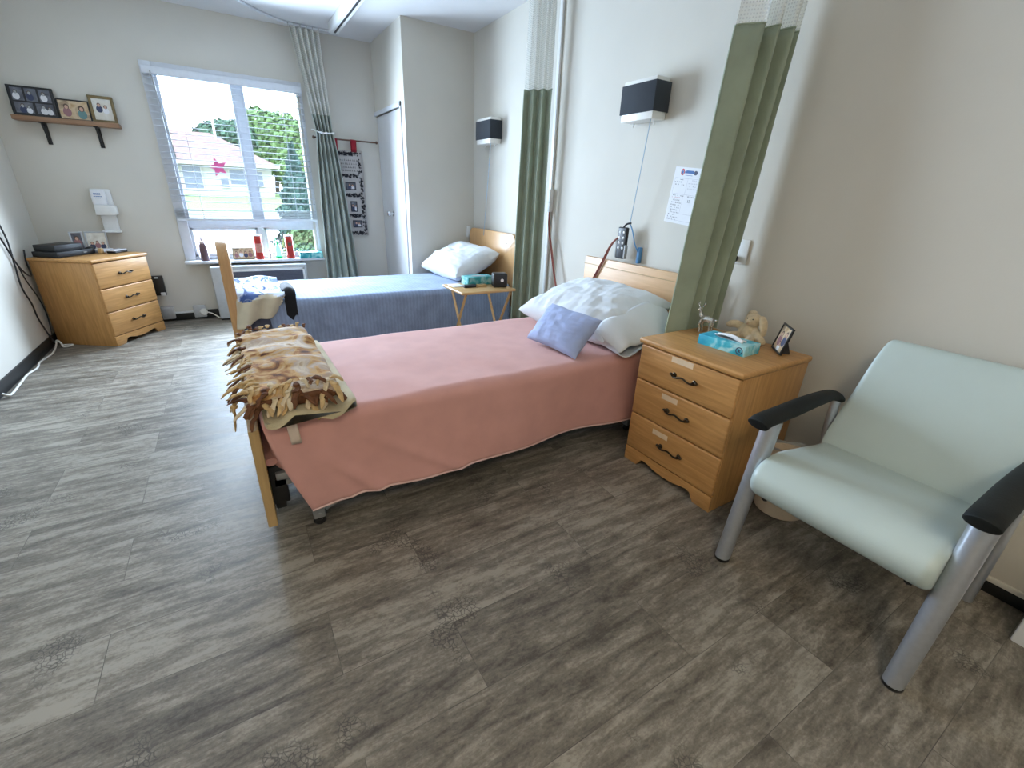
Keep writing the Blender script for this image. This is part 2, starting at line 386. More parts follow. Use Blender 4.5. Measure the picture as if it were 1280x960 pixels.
def grid(bm, nu, nv, f, mat=0, uv=None, closed_v=False, matf=None):
    V = [[bm.verts.new(f(i / (nu - 1), j / (nv - 1) if not closed_v else j / nv)) for j in range(nv)] for i in range(nu)]
    lay = bm.loops.layers.uv.verify() if uv else None
    for i in range(nu - 1):
        for j in range(nv if closed_v else nv - 1):
            j2 = (j + 1) % nv
            fc = bm.faces.new((V[i][j], V[i + 1][j], V[i + 1][j2], V[i][j2]))
            fc.material_index = matf(i / (nu - 1), j / (nv - 1)) if matf else mat
            if uv:
                for lp, (a, b) in zip(fc.loops, ((i, j), (i + 1, j), (i + 1, j2), (i, j2))):
                    lp[lay].uv = uv(a / (nu - 1), b / (nv - 1))
    return V
def ellipsoid(bm, c, r, mat=0, M4=None, sub=3):
    t = B(); bmesh.ops.create_icosphere(t, subdivisions=sub, radius=1)
    for v in t.verts: v.co = Vector((v.co.x * r[0], v.co.y * r[1], v.co.z * r[2]))
    if M4 is not None: t.transform(M4)
    for v in t.verts: v.co += Vector(c)
    merge(bm, t, mat); return bm
def solidify(o, th, off=0):
    md = o.modifiers.new('thickness', 'SOLIDIFY'); md.thickness = th; md.offset = off; return o
def subsurf(o, lv=1):
    md = o.modifiers.new('subdivision', 'SUBSURF'); md.levels = lv; md.render_levels = lv; return o
def frame3(origin, right, up):
    r = Vector(right).normalized(); u = Vector(up); u = (u - r * u.dot(r)).normalized(); b = u.cross(r)   # b: away from the viewer
    m = Matrix.Identity(4)
    for i in range(3): m[i][0] = r[i]; m[i][1] = b[i]; m[i][2] = u[i]; m[i][3] = origin[i]
    return m
def disc(bm, cx, cz, rx, rz, y, mat, n=14):
    vs = [bm.verts.new((cx + rx * math.cos(2 * PI * k / n), y, cz + rz * math.sin(2 * PI * k / n))) for k in range(n)]
    f = bm.faces.new(vs); f.material_index = mat
def quad(bm, x0, x1, z0, z1, y, mat):
    f = bm.faces.new([bm.verts.new(p) for p in ((x0, y, z0), (x1, y, z0), (x1, y, z1), (x0, y, z1))]); f.material_index = mat
def nz3(x, y, z=0.0, s=1.0): return noise.noise(Vector((x * s, y * s, z * s)))
def copy_tree(o, parent=None):
    c = o.copy(); COL.objects.link(c); c.parent = parent
    for ch in o.children: copy_tree(ch, c)
    return c

# ------------------------------------------------------------------ the setting
H, XL, YB, YN, WC, YC = 2.635, -3.637, 5.425, -2.2, .697, 4.486
WX0, WX1, WZ0, WZ1 = -2.60, -1.45, .575, 2.155          # rough opening
bm = B(); box(bm, XL - .1, .1, YN - .1, YB + .12, -.12, 0); struct('floor', bm, M['floor'], smooth=False)
bm = B(); box(bm, XL - .1, .1, YN - .1, YB + .12, H, H + .12); struct('ceiling', bm, M['ceil'], smooth=False)
bm = B(); box(bm, 0, .12, YN - .1, YB + .12, 0, H); struct('wall_right', bm, M['wall'], smooth=False)
bm = B(); box(bm, XL - .12, XL, YN - .1, YB + .12, 0, H); struct('wall_left', bm, M['wall'], smooth=False)
bm = B(); box(bm, XL, 0, YN - .12, YN, 0, H); struct('wall_near', bm, M['wall'], smooth=False)
bm = B()
box(bm, XL, WX0, YB, YB + .12, 0, H); box(bm, WX1, 0, YB, YB + .12, 0, H)
box(bm, WX0, WX1, YB, YB + .12, 0, WZ0); box(bm, WX0, WX1, YB, YB + .12, WZ1, H)
struct('wall_back', bm, M['wall'], smooth=False)
# closet box with a door in its left side
bm = B()
box(bm, -WC, 0, YC, YC + .06, 0, H)
box(bm, -WC, -WC + .06, YC + .06, 4.60, 0, H); box(bm, -WC, -WC + .06, 4.60, YB, 2.0, H)
struct('wall_closet', bm, M['wall'], smooth=False)
bm = B(); box(bm, -WC + .012, -WC + .05, 4.605, YB - .005, .006, 1.985, .003)
door = struct('door_1', bm, M['door'])
bm = B(); ky, kz = 5.034, 1.048
lathe(bm, [(.03, 0), (.03, .006), (.012, .010), (.012, .030), (.026, .040), (.030, .055), (.024, .068), (0, .072)], 20,
      M4=Matrix.Translation((-WC + .012, ky, kz)) @ Matrix.Rotation(-PI / 2, 4, 'Y'))
obj('door_knob', bm, M['chrome'], door)
bm = B(); box(bm, -WC - .012, -WC, 4.575, YB, 1.99, 2.03, .003); box(bm, -WC - .012, -WC, 4.575, 4.603, 0, 2.03, .003)
struct('trim_1', bm, M['trimw'])
# base boards
bb = .086
bm = B(); box(bm, XL, XL + .012, YN, YB, 0, bb, .004); struct('baseboard_left', bm, M['base'])
bm = B(); box(bm, XL + .012, -WC, YB - .012, YB, 0, bb, .004); struct('baseboard_back', bm, M['base'])
bm = B(); box(bm, -.012, 0, .20, YC, 0, bb, .004); struct('baseboard_right', bm, M['base'])
bm = B(); box(bm, -.10, -.075, -2.0, .17, 0, .055, .003); struct('baseboard_panel', bm, M['base'])
bm = B()
box(bm, -.10, 0, -2.0, .17, .055, .32, .004); box(bm, -.108, -.098, -2.0, .17, .050, .072, .004)
struct('trim_2', bm, M['wall'])

# window frame, panes, sill
bm = B()
for (a, b, c, d) in ((-2.6465, -2.565, .552, 2.199), (-1.43, -1.4033, .552, 2.199)):
    box(bm, a, b, YB - .012, YB + .11, c, d, .004)
box(bm, -2.565, -1.43, YB - .012, YB + .11, 2.142, 2.199, .004)
box(bm, -2.565, -1.43, YB + .02, YB + .11, .575, .602, .004)
box(bm, -2.565, -1.43, YB + .035, YB + .10, .875, .935, .004)      # meeting rail
box(bm, -1.985, -1.925, YB + .04, YB + .095, .60, 2.142, .004)     # mullion
for x0, x1 in ((-2.565, -1.985), (-1.925, -1.43)):
    for z0, z1 in ((.602, .875), (.935, 2.142)):
        for q in ((x0, x0 + .022, z0, z1), (x1 - .022, x1, z0, z1), (x0, x1, z0, z0 + .022), (x0, x1, z1 - .022, z1)):
            box(bm, q[0], q[1], YB + .05, YB + .085, q[2], q[3], .003)
win = struct('window_1', bm, M['trimw'])
for x0, x1 in ((-2.565, -1.985), (-1.925, -1.43)):
    for z0, z1 in ((.602, .875), (.935, 2.142)):
        bm = B(); box(bm, x0 + .01, x1 - .01, YB + .064, YB + .068, z0 + .01, z1 - .01); obj('window_pane', bm, M['pane'], win)
bm = B(); box(bm, -2.655, -1.395, YB - .115, YB + .03, .552, .576, .004); obj('window_sill', bm, M['trimw'], win)

# ------------------------------------------------------------------ blind
bl = thing('window_blind', 'white horizontal slat blind lowered over the upper window', 'window blind', (-2.0, YB, .95))
BX0, BX1, BY = -2.635, -1.415, YB - .045
bm = B(); box(bm, BX0, BX1, BY - .03, BY + .03, 2.10, 2.155, .005); obj('headrail', bm, M['slat'], bl)
def slat_bm(z, tilt=.10):
    bm = B(); w = .046
    def f(u, v):
        t = (v - .5) * w
        return Vector((BX0 + u * (BX1 - BX0), BY + t * math.cos(tilt), z + t * math.sin(tilt) + .0035 * (1 - (2 * v - 1) ** 2)))
    grid(bm, 2, 7, f); return bm
zs = [2.075 - .0508 * i for i in range(20)]
for z in zs: solidify(obj('slat', slat_bm(z), M['slat'], bl), .0022)
for k in range(7): solidify(obj('slat', slat_bm(.972 + .0115 * k, .02), M['slat'], bl), .0022)
bm = B(); box(bm, BX0, BX1, BY - .026, BY + .026, .940, .964, .006); obj('bottom_rail', bm, M['slat'], bl)
for x in (-2.42, -2.02, -1.60):
    for dy in (-.025, .025):
        bm = B(); tube(bm, [(x, BY + dy, 2.11), (x, BY + dy, .95)], .0012, 6); obj('ladder_cord', bm, M['slat'], bl)
bm = B(); tube(bm, [(-2.575, BY - .04, 2.12), (-2.56, BY - .055, 1.9), (-2.53, BY - .06, 1.47)], .0045, 8); obj('tilt_wand', bm, M['grey'], bl)
# star decoration hanging inside the glass
bm = B(); pts = []
for k in range(10):
    r = .088 if k % 2 == 0 else .038
    a = PI / 2 + .25 + k * PI / 5; pts.append((-2.225 + r * math.cos(a), 1.418 + r * math.sin(a)))
prism(bm, pts, lambda a, b: (a, YB + .058, b), lambda a, b: (a, YB + .0625, b))
single('star_decoration', 'pink star sticking to the left window pane behind the blind', 'decoration', bm, M['starpink'], smooth=False)

# ------------------------------------------------------------------ dressers
def dresser(label, loc, rotz, tapes, h=.67, w=.523, d=.485):
    t = thing('chest_of_drawers', label, 'dresser', loc, rotz)
    bm = B(); s = .018
    box(bm, 0, s, .0, d, 0, h - .026, .002); box(bm, w - s, w, 0, d, 0, h - .026, .002)
    box(bm, s, w - s, d - .012, d, .03, h - .026); box(bm, s, w - s, .02, d - .012, .06, .075)
    obj('carcass', bm, M['woodz'], t, local=True)
    bm = B(); box(bm, -.012, w + .012, -.022, d, h - .026, h, .009, 3); obj('dresser_top', bm, M['woodx'], t, local=True)
    # scalloped skirt
    P = [(0, 0), (.085, 0), (.098, .020), (.108, .040), (.128, .047), (.160, .040), (.200, .030), (w / 2, .025)]
    P = P + [(w - a, b) for a, b in P[-2::-1]] + [(w, .079), (0, .079)]
    bm = B(); prism(bm, P, lambda a, b: (a, -.012, b), lambda a, b: (a, .006, b), bev=.002); obj('skirt', bm, M['woodx'], t, local=True)
    for i, (z0, z1) in enumerate(((.467, h - .031), (.280, .462), (.083, .275))):
        bm = B(); box(bm, .002, w - .002, -.014, .006, z0, z1, .007, 3); dr = obj('drawer', bm, M['woodx'], t, local=True)
        zc = (z0 + z1) / 2 + .004; xc = w / 2 + .008
        bm = B(); pts = []
        for k in range(17):
            u = k / 16 * 2 - 1
            pts.append((xc + u * .060, -.032 + .014 * abs(u) ** 3, zc + .006 * math.cos(u * PI * 1.5) - .004))
        rs = [.0042 + .0030 * math.exp(-((abs(k / 8 - 1) - .88) / .1) ** 2) for k in range(17)]
        tube(bm, pts, rs, 8)
        for sg in (-1, 1):
            lathe(bm, [(.012, 0), (.011, .003), (.006, .006), (.005, .018)], 12, M4=Matrix.Translation((xc + sg * .054, -.014, zc - .003)) @ Matrix.Rotation(PI / 2, 4, 'X'))
            ellipsoid(bm, (xc + sg * .066, -.022, zc - .001), (.009, .007, .006), sub=2)
        obj('drawer_pull', bm, M['bronze'], dr, local=True, label='dark bronze drawer pull')
        if tapes:
            tx, tz, tw = ((.245, .622, .115), (.215, .432, .09), (.20, .236, .09))[i]
            bm = B(); box(bm, tx - tw / 2, tx + tw / 2, -.0148, -.0138, tz - .013, tz + .013)
            obj('tape_label', bm, M['tape'], dr, local=True, label='strip of pale masking tape')
    return t
dresser('maple three drawer chest between the pink bed and the mint chair', (-.615, 1.414, 0), -PI / 2, True)
dresser('maple three drawer chest set diagonally in the corner under the picture shelf', (-3.203, 4.672, 0), math.atan2(.84, .54), False, h=.695, w=.53)
LD = Matrix.Translation((-3.203, 4.672, 0)) @ Matrix.Rotation(math.atan2(.84, .54), 4, 'Z')

# ------------------------------------------------------------------ beds
def caster(bm, x, y, r=.045):
    M4 = Matrix.Translation((x, y, r)) @ Matrix.Rotation(PI / 2, 4, 'X')
    lathe(bm, [(0, -.012), (r * .8, -.012), (r, -.007), (r, .007), (r * .8, .012), (0, .012)], 20, M4=M4)
def bed(label, y0, y1, foot_z0, foot_z1, head_z, mats, rounded, decorate, fx0=-2.305):
    t = thing('hospital_bed', label, 'bed', (-1.2, (y0 + y1) / 2, 0))
    def board(x0, x1, za, zb, rr, ya, yb):
        bm = B(); P = [(ya, za), (yb, za)]
        if rr > 0:
            P += [(yb - rr + rr * math.cos(a), zb - rr + rr * math.sin(a)) for a in [k * PI / 16 for k in range(9)]]
            P += [(ya + rr + rr * math.cos(a), zb - rr + rr * math.sin(a)) for a in [PI / 2 + k * PI / 16 for k in range(9)]]
        else: P += [(yb, zb), (ya, zb)]
        prism(bm, P, lambda a, b: (x0, a, b), lambda a, b: (x1, a, b), bev=.004); return bm
    obj('headboard', board(-.075, -.04, .30, head_z, rounded, y0 - .04, y1 + .05), mats[0], t)
    if decorate:
        bm = B(); box(bm, -.079, -.074, y0 - .04, y1 + .05, head_z - .05, head_z - .046); 
        obj('headboard_groove', bm, M['boardedge'], t)
    else:
        bm = B(); lathe(bm, [(0, 0), (.008, 0), (.007, .004), (0, .005)], 10, M4=Matrix.Translation((-.075, y0 + .12, head_z - .09)) @ Matrix.Rotation(-PI / 2, 4, 'Y'))
        obj('headboard_bolt', bm, M['dark'], t)
    obj('footboard', board(fx0, -2.272, foot_z0, foot_z1, rounded * 1.35, y0 - .02, y1 + .04), mats[1], t)
    bm = B()
    for y in (y0 + .09, y1 - .09): box(bm, -2.26, -.08, y - .02, y + .02, .205, .245, .004)
    for x in (-2.20, -1.5, -.8, -.12): box(bm, x - .02, x + .02, y0 + .09, y1 - .09, .21, .24, .004)
    box(bm, -2.25, -.10, y0 + .05, y1 - .05, .245, .275, .004)
    obj('bed_frame', bm, M['bedsteel'], t)
    for y in (y0 + .10, y1 - .18):
        bm = B(); box(bm, -2.272, -2.215, y - .03, y + .03, .13, .30, .004); box(bm, -2.268, -2.23, y - .022, y + .022, .10, .14, .006); obj('board_bracket', bm, M['dark'], t)
    for lx in (-2.125, -.40):
        for y in (y0 + .045, y1 - .045):
            bm = B(); box(bm, lx - .022, lx + .022, y - .02, y + .02, .040, .21, .004)
            for zz in (.060, .105): lathe(bm, [(.007, 0), (.007, .004), (0, .005)], 8, M4=Matrix.Translation((lx, y - .02, zz)) @ Matrix.Rotation(PI / 2, 4, 'X'))
            lg = obj('leg', bm, M['bedsteel'], t)
            bm = B(); caster(bm, lx, y, .024); box(bm, lx - .010, lx + .010, y - .016, y + .016, .025, .045, .003)
            obj('caster', bm, M['black'], lg)
    for y in (y0 + .045, y1 - .045):
        for xa, xb in ((-2.10, -1.80), (-.42, -.70)):
            bm = B(); tube(bm, [(xa, y, .075), (xb, y, .215)], .016, 8); obj('leg_brace', bm, M['bedsteel'], t)
    bm = B(); caster(bm, -1.52, y0 + .20, .045); tube(bm, [(-1.52, y0 + .20, .05), (-1.50, y0 + .20, .21)], .012, 8)
    obj('support_wheel', bm, M['grey'], t)
    return t
bed('maple hospital bed with pink bedspread, next to the drawer chest with the tissue box', 1.585, 2.49, .10, .505, .895, (M['bedwood'], M['boardedge']), 0, True)
bed('maple hospital bed with rounded boards and blue bedspread, under the window', 3.545, 4.385, .10, .925, .955, (M['bedwood2'], M['bedwood2']), .085, False, -2.335)

def mattress(name, label, y0, y1, mat):
    bm = B(); box(bm, -2.25, -.09, y0, y1, .275, .505, .06, 5)
    return single(name, label, 'mattress', bm, mat)
m1 = mattress('mattress', 'pink sheeted mattress whose end shows behind the low footboard', 1.60, 2.47, M['pink'])
bm = B(); pts = crom([(-2.256, 1.62, .34), (-2.262, 1.75, .335), (-2.256, 1.95, .345), (-2.262, 2.2, .34), (-2.256, 2.42, .34)], 6)
tube(bm, pts, .022, 10, sy=.7); obj('rolled_sheet_hem', bm, M['pink'], m1)
mattress('mattress', 'dark sheeted mattress beneath the blue bedspread', 3.56, 4.37, M['mattress'])

def spread(name, label, mat, y0, y1, zt, x_foot, x_head, hem_near, hem_far, foot_in, seed, ripple):
    """cover lying over the mattress; v runs over the far side, the top, the near side"""
    bm = B(); out = .022
    far, top, near = zt - hem_far, (y1 - y0), zt - hem_near
    r = .045
    def sec(s):           # s in metres from far hem
        if s < far - r: return (y1 + out, hem_far + s)
        s -= far - r
        a = s / (PI / 2 * r)
        if a < 1: return (y1 + out - r + r * math.cos(a * PI / 2), zt - r + r * math.sin(a * PI / 2))
        s -= PI / 2 * r; tl = top + 2 * out - 2 * r
        if s < tl: return (y1 + out - r - s, zt)
        s -= tl; a = s / (PI / 2 * r)
        if a < 1: return (y0 - out + r - r * math.sin(a * PI / 2), zt - r + r * math.cos(a * PI / 2))
        s -= PI / 2 * r
        return (y0 - out, zt - r - s)
    tot = (far - r) + PI * r + (top + 2 * out - 2 * r) + (near - r)
    def f(u, v):
        y, z = sec(v * tot)
        drop = max(0, (zt - z) / (zt - hem_near)) if y < (y0 + y1) / 2 else 0
        x = x_head + (x_foot - x_head + foot_in * drop ** 1.3) * u
        n = nz3(x * 2.2 + seed, y * 2.2, 0)
        if z >= zt - .001: z += .006 * n + .004 * nz3(x * 7, y * 5, seed)
        if drop > .05:
            k = ripple * drop ** 1.2
            y -= k * (.018 + .020 * math.sin(x * 5.2 + 2 + 1.2 * drop) + .012 * math.sin(x * 11 + seed)) + .010 * drop * n
            fc = max(0, 1 - abs(u - .955) / .10)          # dragged corner fold near the foot
            y -= .030 * ripple * drop * fc
            for ua, ub, am in ((.985, .875, .022), (.93, .70, .014), (.97, .93, .012)):
                y -= ripple * am * drop * math.exp(-((u - (ua + (ub - ua) * drop)) / .016) ** 2)
            z -= .018 * drop ** 3 * max(0, 1 - abs(u - 1) / .055)
        return Vector((x, y, z))
    grid(bm, 150, 90, f)
    # stitched hem roll
    o = single(name, label, 'bedspread', bm, mat); solidify(o, .005)
    hb = B(); hp = [f(k / 80, 1.0) for k in range(81)]
    tube(hb, hp, .005, 6); obj('hem', hb, M['pinkhem'] if mat == M['pink'] else M['bluehem'], o)
    return o
spread('bedspread', 'plain pink bedspread hanging down the near side of the bed', M['pink'], 1.60, 2.47, .512, -2.262, -.10, .140, .30, .112, 1.7, 1.0)
spread('bedspread', 'blue damask bedspread on the bed under the window', M['blue'], 3.56, 4.37, .515, -2.10, -.10, .13, .30, .02, 5.3, .5)

def pillow_bm(w, d, t, seed, wr=.012, M4=None, nu=44, droop=0, full=.55):
    bm = B()
    for sgn in (1, -1):
        def f(u, v):
            a, b = u * 2 - 1, v * 2 - 1
            px = a * w / 2 * (1 - .055 * (1 - abs(b)) * abs(a) ** 3 + .02 * abs(b) ** 4); py = b * d / 2 * (1 - .05 * (1 - abs(a)) * abs(b) ** 3 + .02 * abs(a) ** 4)
            e = max(0, (1 - abs(a) ** 2.6)) ** full * max(0, (1 - abs(b) ** 2.6)) ** full
            wrk = wr * (nz3(a * 3 + seed, b * 3, seed) + .6 * nz3(a * 9 + seed, b * 4 + a * 3, seed)) * e ** .4
            edge = (1 - e)
            wrk += wr * .38 * nz3(a * 1.6 + b * 2.0, b * 13 - a * 1.5, seed + 9) * e ** .5 - wr * .45 * max(0, 1 - abs(nz3(a * 1.3, b * 6 + a, seed + 4)) / .12) * e ** .5 * b * b
            z = sgn * t / 2 * e + wrk + .5 * wr * edge * math.sin(a * 9 + b * 7 + seed) - droop * a * a
            return Vector((px, py, z))
        grid(bm, nu, nu, f)
    bmesh.ops.remove_doubles(bm, verts=bm.verts[:], dist=.0006)
    if M4 is not None: bm.transform(M4)
    return bm
def pose(loc, rx=0, ry=0, rz=0):
    return Matrix.Translation(loc) @ Matrix.Rotation(rz, 4, 'Z') @ Matrix.Rotation(ry, 4, 'Y') @ Matrix.Rotation(rx, 4, 'X')
# big white pillow: local x -> along the bed, local y -> across
o = single('pillow', 'large white pillow against the plain square headboard of the pink bed', 'pillow',
           pillow_bm(.56, .76, .25, 3.1, .015, pose((-.41, 2.045, .655), 0, math.radians(-15), math.radians(3)), nu=64, full=.45), M['pillow'])
bm = B()
def flap(u, v):    # open end of the pillowcase crumpling towards the near side
    a = u * PI * 2
    rr = .9 + .16 * math.sin(3 * a + v * 2) + .1 * math.sin(5 * a + 1)
    return Vector((-.41 + .255 * math.cos(a) * (1 + (rr - .9) * .5 * v) * (1 - .06 * v), 1.715 - .165 * v + .022 * math.sin(4 * a + 1) * v, .640 + .108 * math.sin(a) * rr * (1 - .80 * v ** 1.5) - .085 * v ** 1.3 + .05 * math.cos(a) * (1 - v) + .012 * v * math.sin(6 * a)))
grid(bm, 65, 14, flap); bmesh.ops.remove_doubles(bm, verts=bm.verts[:], dist=.0005)
solidify(obj('pillowcase_opening', bm, M['pillow'], o), .003)
single('pillow', 'small periwinkle blue pillow leaning on the large white pillow', 'pillow',
       pillow_bm(.245, .36, .11, 8.2, .005, pose((-.800, 1.815, .622), math.radians(4), math.radians(-46), math.radians(6)), 50, full=.42), M['bluepillow'])
single('pillow', 'white pillow on the blue bed against the rounded headboard', 'pillow',
       pillow_bm(.50, .74, .25, 5.5, .016, pose((-.36, 4.09, .668), 0, math.radians(-22), math.radians(4)), full=.42), M['pillow'])

# ------------------------------------------------------------------ fringed blanket on the pink bed
fb = thing('fringed_blanket', 'brown and cream fringed fleece blanket folded over the foot of the pink bed', 'blanket', (-2.12, 1.95, .52))
BXa, BXb, BYa, BYb = -2.29, -1.985, 1.60, 2.46
def pad(xa, xb, ya, yb, z0, z1, seed, amp, nx=30, ny=60, wave=0, mat=0):
    bm = B()
    def f(u, v):
        a = v * 2 * PI; ex = 5
        c, s = math.cos(a), math.sin(a)
        cx = math.copysign(abs(c) ** (2 / ex), c); cz = math.copysign(abs(s) ** (2 / 2.4), s)
        k = min(1, (u * (1 - u) * 4) ** .18) if 0 < u < 1 else 0.0
        y = ya + (yb - ya) * u; x = (xa + xb) / 2 + cx * (xb - xa) / 2 * (.94 + .06 * k)
        zc = (z0 + z1) / 2; z = zc + cz * (z1 - z0) / 2 * k
        z += amp * (nz3(x * 7 + seed, y * 7, 0) + .5 * nz3(x * 19, y * 19, seed)) * (1 if cz > 0 else .12)
        if wave: y += wave * math.sin(x * 33 + seed) * (1 - u) ** 2 * (1 if cz > -.2 else .4); z += wave * .9 * math.sin(x * 33 + 1 + seed) * (1 - u) ** 3 * (1 if cz > 0 else 0)
        return Vector((x, y, z))
    grid(bm, ny, nx, f, closed_v=True, mat=mat)
    bm.verts.ensure_lookup_table()
    bmesh.ops.remove_doubles(bm, verts=bm.verts[:], dist=.0004)
    es = [e for e in bm.edges if e.is_boundary]
    if es: bmesh.ops.holes_fill(bm, edges=es)
    return bm
obj('lining_fold', pad(-2.255, -1.94, 1.535, 2.43, .518, .552, 2.0, .004, wave=.022), M['beige'], fb, label='plain beige lining folded out under the print')
obj('folded_fleece', pad(BXa, BXb, BYa, BYb, .548, .628, 4.0, .022), M['fleece'], fb)
obj('brown_fold', pad(BXa + .02, BXb - .02, 1.596, 1.70, .552, .600, 7.0, .006), M['tasB'], fb, label='dark brown inner fold')
def tassel(p, d, ln, w, seed, m):
    """one knotted strip: a tied knot, then a flat tapering tail"""
    bm = B(); p = Vector(p); d = Vector(d).normalized(); rnd = random.Random(seed)
    q = [p - d * .012]; k = 6
    for i in range(1, k + 1):
        t = i / k
        q.append(p + d * ln * t + Vector((rnd.uniform(-.004, .004), rnd.uniform(-.004, .004), -.45 * ln * t * t * (1 if d.z > -.5 else .1))))
    rs = [w * .7, w * 1.05, w * .95, w * .75, w * .85, w * .7, w * .28]
    tube(bm, q, rs, 7, sy=.5)
    ellipsoid(bm, q[1], (w * 1.15, w * 1.15, w * .85), sub=1)
    return obj('tassel', bm, m, fb)
sd = 0
TM = [M['tasA'], M['tasA'], M['tasC'], M['tasB'], M['tasB']]
def rt(seed): return TM[random.Random(seed * 7 + 3).randrange(5)]
for i in range(24):              # along the near edge, two rows
    sd += 1; x = BXa + .015 + (BXb - BXa - .03) * i / 23
    tassel((x, BYa + .015, .585 + random.uniform(-.02, .03)), (random.uniform(-.9, .9), -1, random.uniform(-.9, .2)), random.uniform(.050, .085), random.uniform(.010, .0145), sd, rt(sd))
for i in range(14):
    sd += 1; x = BXa + .02 + (BXb - BXa - .04) * i / 13
    tassel((x, BYa + .05, .625 + random.uniform(-.01, .01)), (random.uniform(-.7, .7), -1, random.uniform(-.1, .5)), random.uniform(.04, .065), random.uniform(.009, .012), sd, rt(sd))
for i in range(26):              # over the footboard
    sd += 1; y = BYa + .03 + (BYb - BYa - .12) * i / 25
    tassel((BXa + .01, y, .585 + random.uniform(-.025, .03)), (-1, random.uniform(-.8, .8), random.uniform(-.35, .45)), random.uniform(.055, .090), random.uniform(.009, .013), sd, rt(sd))
for i in range(14):
    sd += 1; y = BYa + .08 + .42 * i / 13
    tassel((BXa + .035, y, .618), (-1, random.uniform(-.5, .5), random.uniform(-.1, .3)), random.uniform(.04, .07), random.uniform(.009, .012), sd, rt(sd))
for i in range(20):              # far edge
    sd += 1; x = BXa + .01 + (BXb - BXa - .02) * i / 19
    tassel((x, BYb - .015, .60 + random.uniform(-.01, .03)), (random.uniform(-.6, .6), 1, random.uniform(0, .6)), random.uniform(.035, .06), random.uniform(.008, .012), sd, rt(sd))
sd += 1; tassel((BXa - .04, 1.72, .56), (-.15, -.1, -1), .11, .012, sd, M['tasA'])
bm = B()
grid(bm, 6, 8, lambda u, v: Vector((-2.19 + .034 * u + .008 * v, 1.557 - .014 * math.sin(v * PI * .8) - .006 * v, .535 - .10 * v)))
solidify(obj('care_tag', bm, M['tag'], fb), .0012)

# ------------------------------------------------------------------ throw on the blue bed
bm = B()
def thr(u, v):
    x = -2.275 + .30 * u
    s = v * .92
    top = .60
    if s < top: y, z = 4.16 - s, .575 + .022 * nz3(x * 6, s * 6, 3) + .012 * math.sin(s * 14 + x * 8)
    else:
        d = s - top; y = 3.56 - .035 * min(1, d / .05) - .012 * math.sin(x * 22) * d * 5; z = .575 - d * (.66 - .08 * u - .36 * u ** 3 + .06 * math.sin(u * 9 + 1)); y += (.016 * math.sin(u * 13 + d * 6) - .012) * min(1, d / .06) 
        z -= 0
        x += -.03 * d / .3
    return Vector((x, y, z))
grid(bm, 30, 60, thr, matf=lambda u, v: 0 if v < .69 + .03 * math.sin(u * 8) else 1)
o = single('throw_blanket', 'blue and white print throw with cream underside hanging at the foot of the blue bed', 'blanket', bm, [M['throwtop'], M['creamcloth']]); solidify(o, .014, 0)
bm = B()
grid(bm, 14, 30, lambda u, v: Vector((-1.985 + .075 * u, 3.80 - .24 * min(1, v / .6) - .022 * min(1, max(0, v - .55) / .1), .575 + .02 * math.sin(u * PI) - (.20 + .03 * math.sin(u * 5)) * max(0, v - .55) / .45)))
o = single('black_garment', 'black fleece garment hanging beside the cream throw on the blue bed', 'clothing', bm, M['blackcloth']); solidify(o, .02)

# ------------------------------------------------------------------ chair
ch = thing('armchair', 'wide mint green vinyl armchair with silver legs and black armrests', 'chair', (-.5, .407, 0))
CY0, CY1 = .127, .687
for y in (CY0, CY1):
    bm = B(); pts = [(-.815 + .080 * t, y, .012 + .575 * t) for t in [k / 10 for k in range(11)]]
    tube(bm, pts, [.030 - .004 * (1 - k / 10) for k in range(11)], 18, sy=1.15, up=(1, 0, 0))
    lg = obj('front_leg', bm, M['steel'], ch)
    bm = B(); lathe(bm, [(.024, 0), (.027, .004), (.027, .014), (.02, .016)], 16, c=(-.815, y, 0)); obj('foot_glide', bm, M['black'], lg)
    bm = B(); pts = crom([(-.205, y, .0), (-.225, y, .25), (-.275, y, .45), (-.285, y, .585)], 6)
    tube(bm, pts, .017, 12, up=(1, 0, 0)); obj('rear_leg', bm, M['steel'], ch)
    bm = B()
    P = crom([(-.835, y, .592), (-.80, y, .603), (-.68, y, .606), (-.48, y, .612), (-.34, y, .605), (-.27, y, .572)], 6)
    n = len(P)
    tube(bm, P, [.030 if i == 0 else (.037 if i < n * .45 else .037 - .012 * (i / n - .45) / .55) for i in range(n)], 18, sy=.62, up=(0, 0, 1))
    o = obj('armrest', bm, M['rubber'], ch); subsurf(o, 1)
    bm = B(); box(bm, -.765, -.70, y + (.018 if y < .4 else -.040), y + (.040 if y < .4 else -.018), .33, .435, .006); obj('seat_bracket', bm, M['black'], ch)
def upholst(profile, ya, yb, edge, n_end=6, yfun=None):
    """cushion: a profile in x-z swept along y, rounded in at both ends"""
    bm = B(); pr = [Vector((a, 0, b)) for a, b in profile]
    pr = crom([(p.x, 0, p.z) for p in pr], 5, closed=True)
    c = sum(pr, Vector()) / len(pr)
    st = [(0, .0)] + [(edge * (1 - math.cos(k / n_end * PI / 2)), math.sin(k / n_end * PI / 2)) for k in range(1, n_end + 1)]
    ys = [(ya + e, s) for e, s in st] + [(ya + (yb - ya) * t, 1) for t in (.2, .35, .5, .65, .8)] + [(yb - e, s) for e, s in reversed(st)]
    rings = []
    for y, s in ys:
        ins = edge * .9 * (1 - s)
        ring = []
        for p in pr:
            d = c - p; L_ = d.length
            q = p + d * min(.9, ins / max(L_, .02))
            yy = y if yfun is None else yfun(q.x, y, q.z)
            ring.append(bm.verts.new((q.x, yy, q.z)))
        rings.append(ring)
    m = len(pr)
    for a, b in zip(rings, rings[1:]):
        for k in range(m): bm.faces.new((a[k], a[(k + 1) % m], b[(k + 1) % m], b[k]))
    bm.faces.new(rings[0][::-1]); bm.faces.new(rings[-1])
    return bm
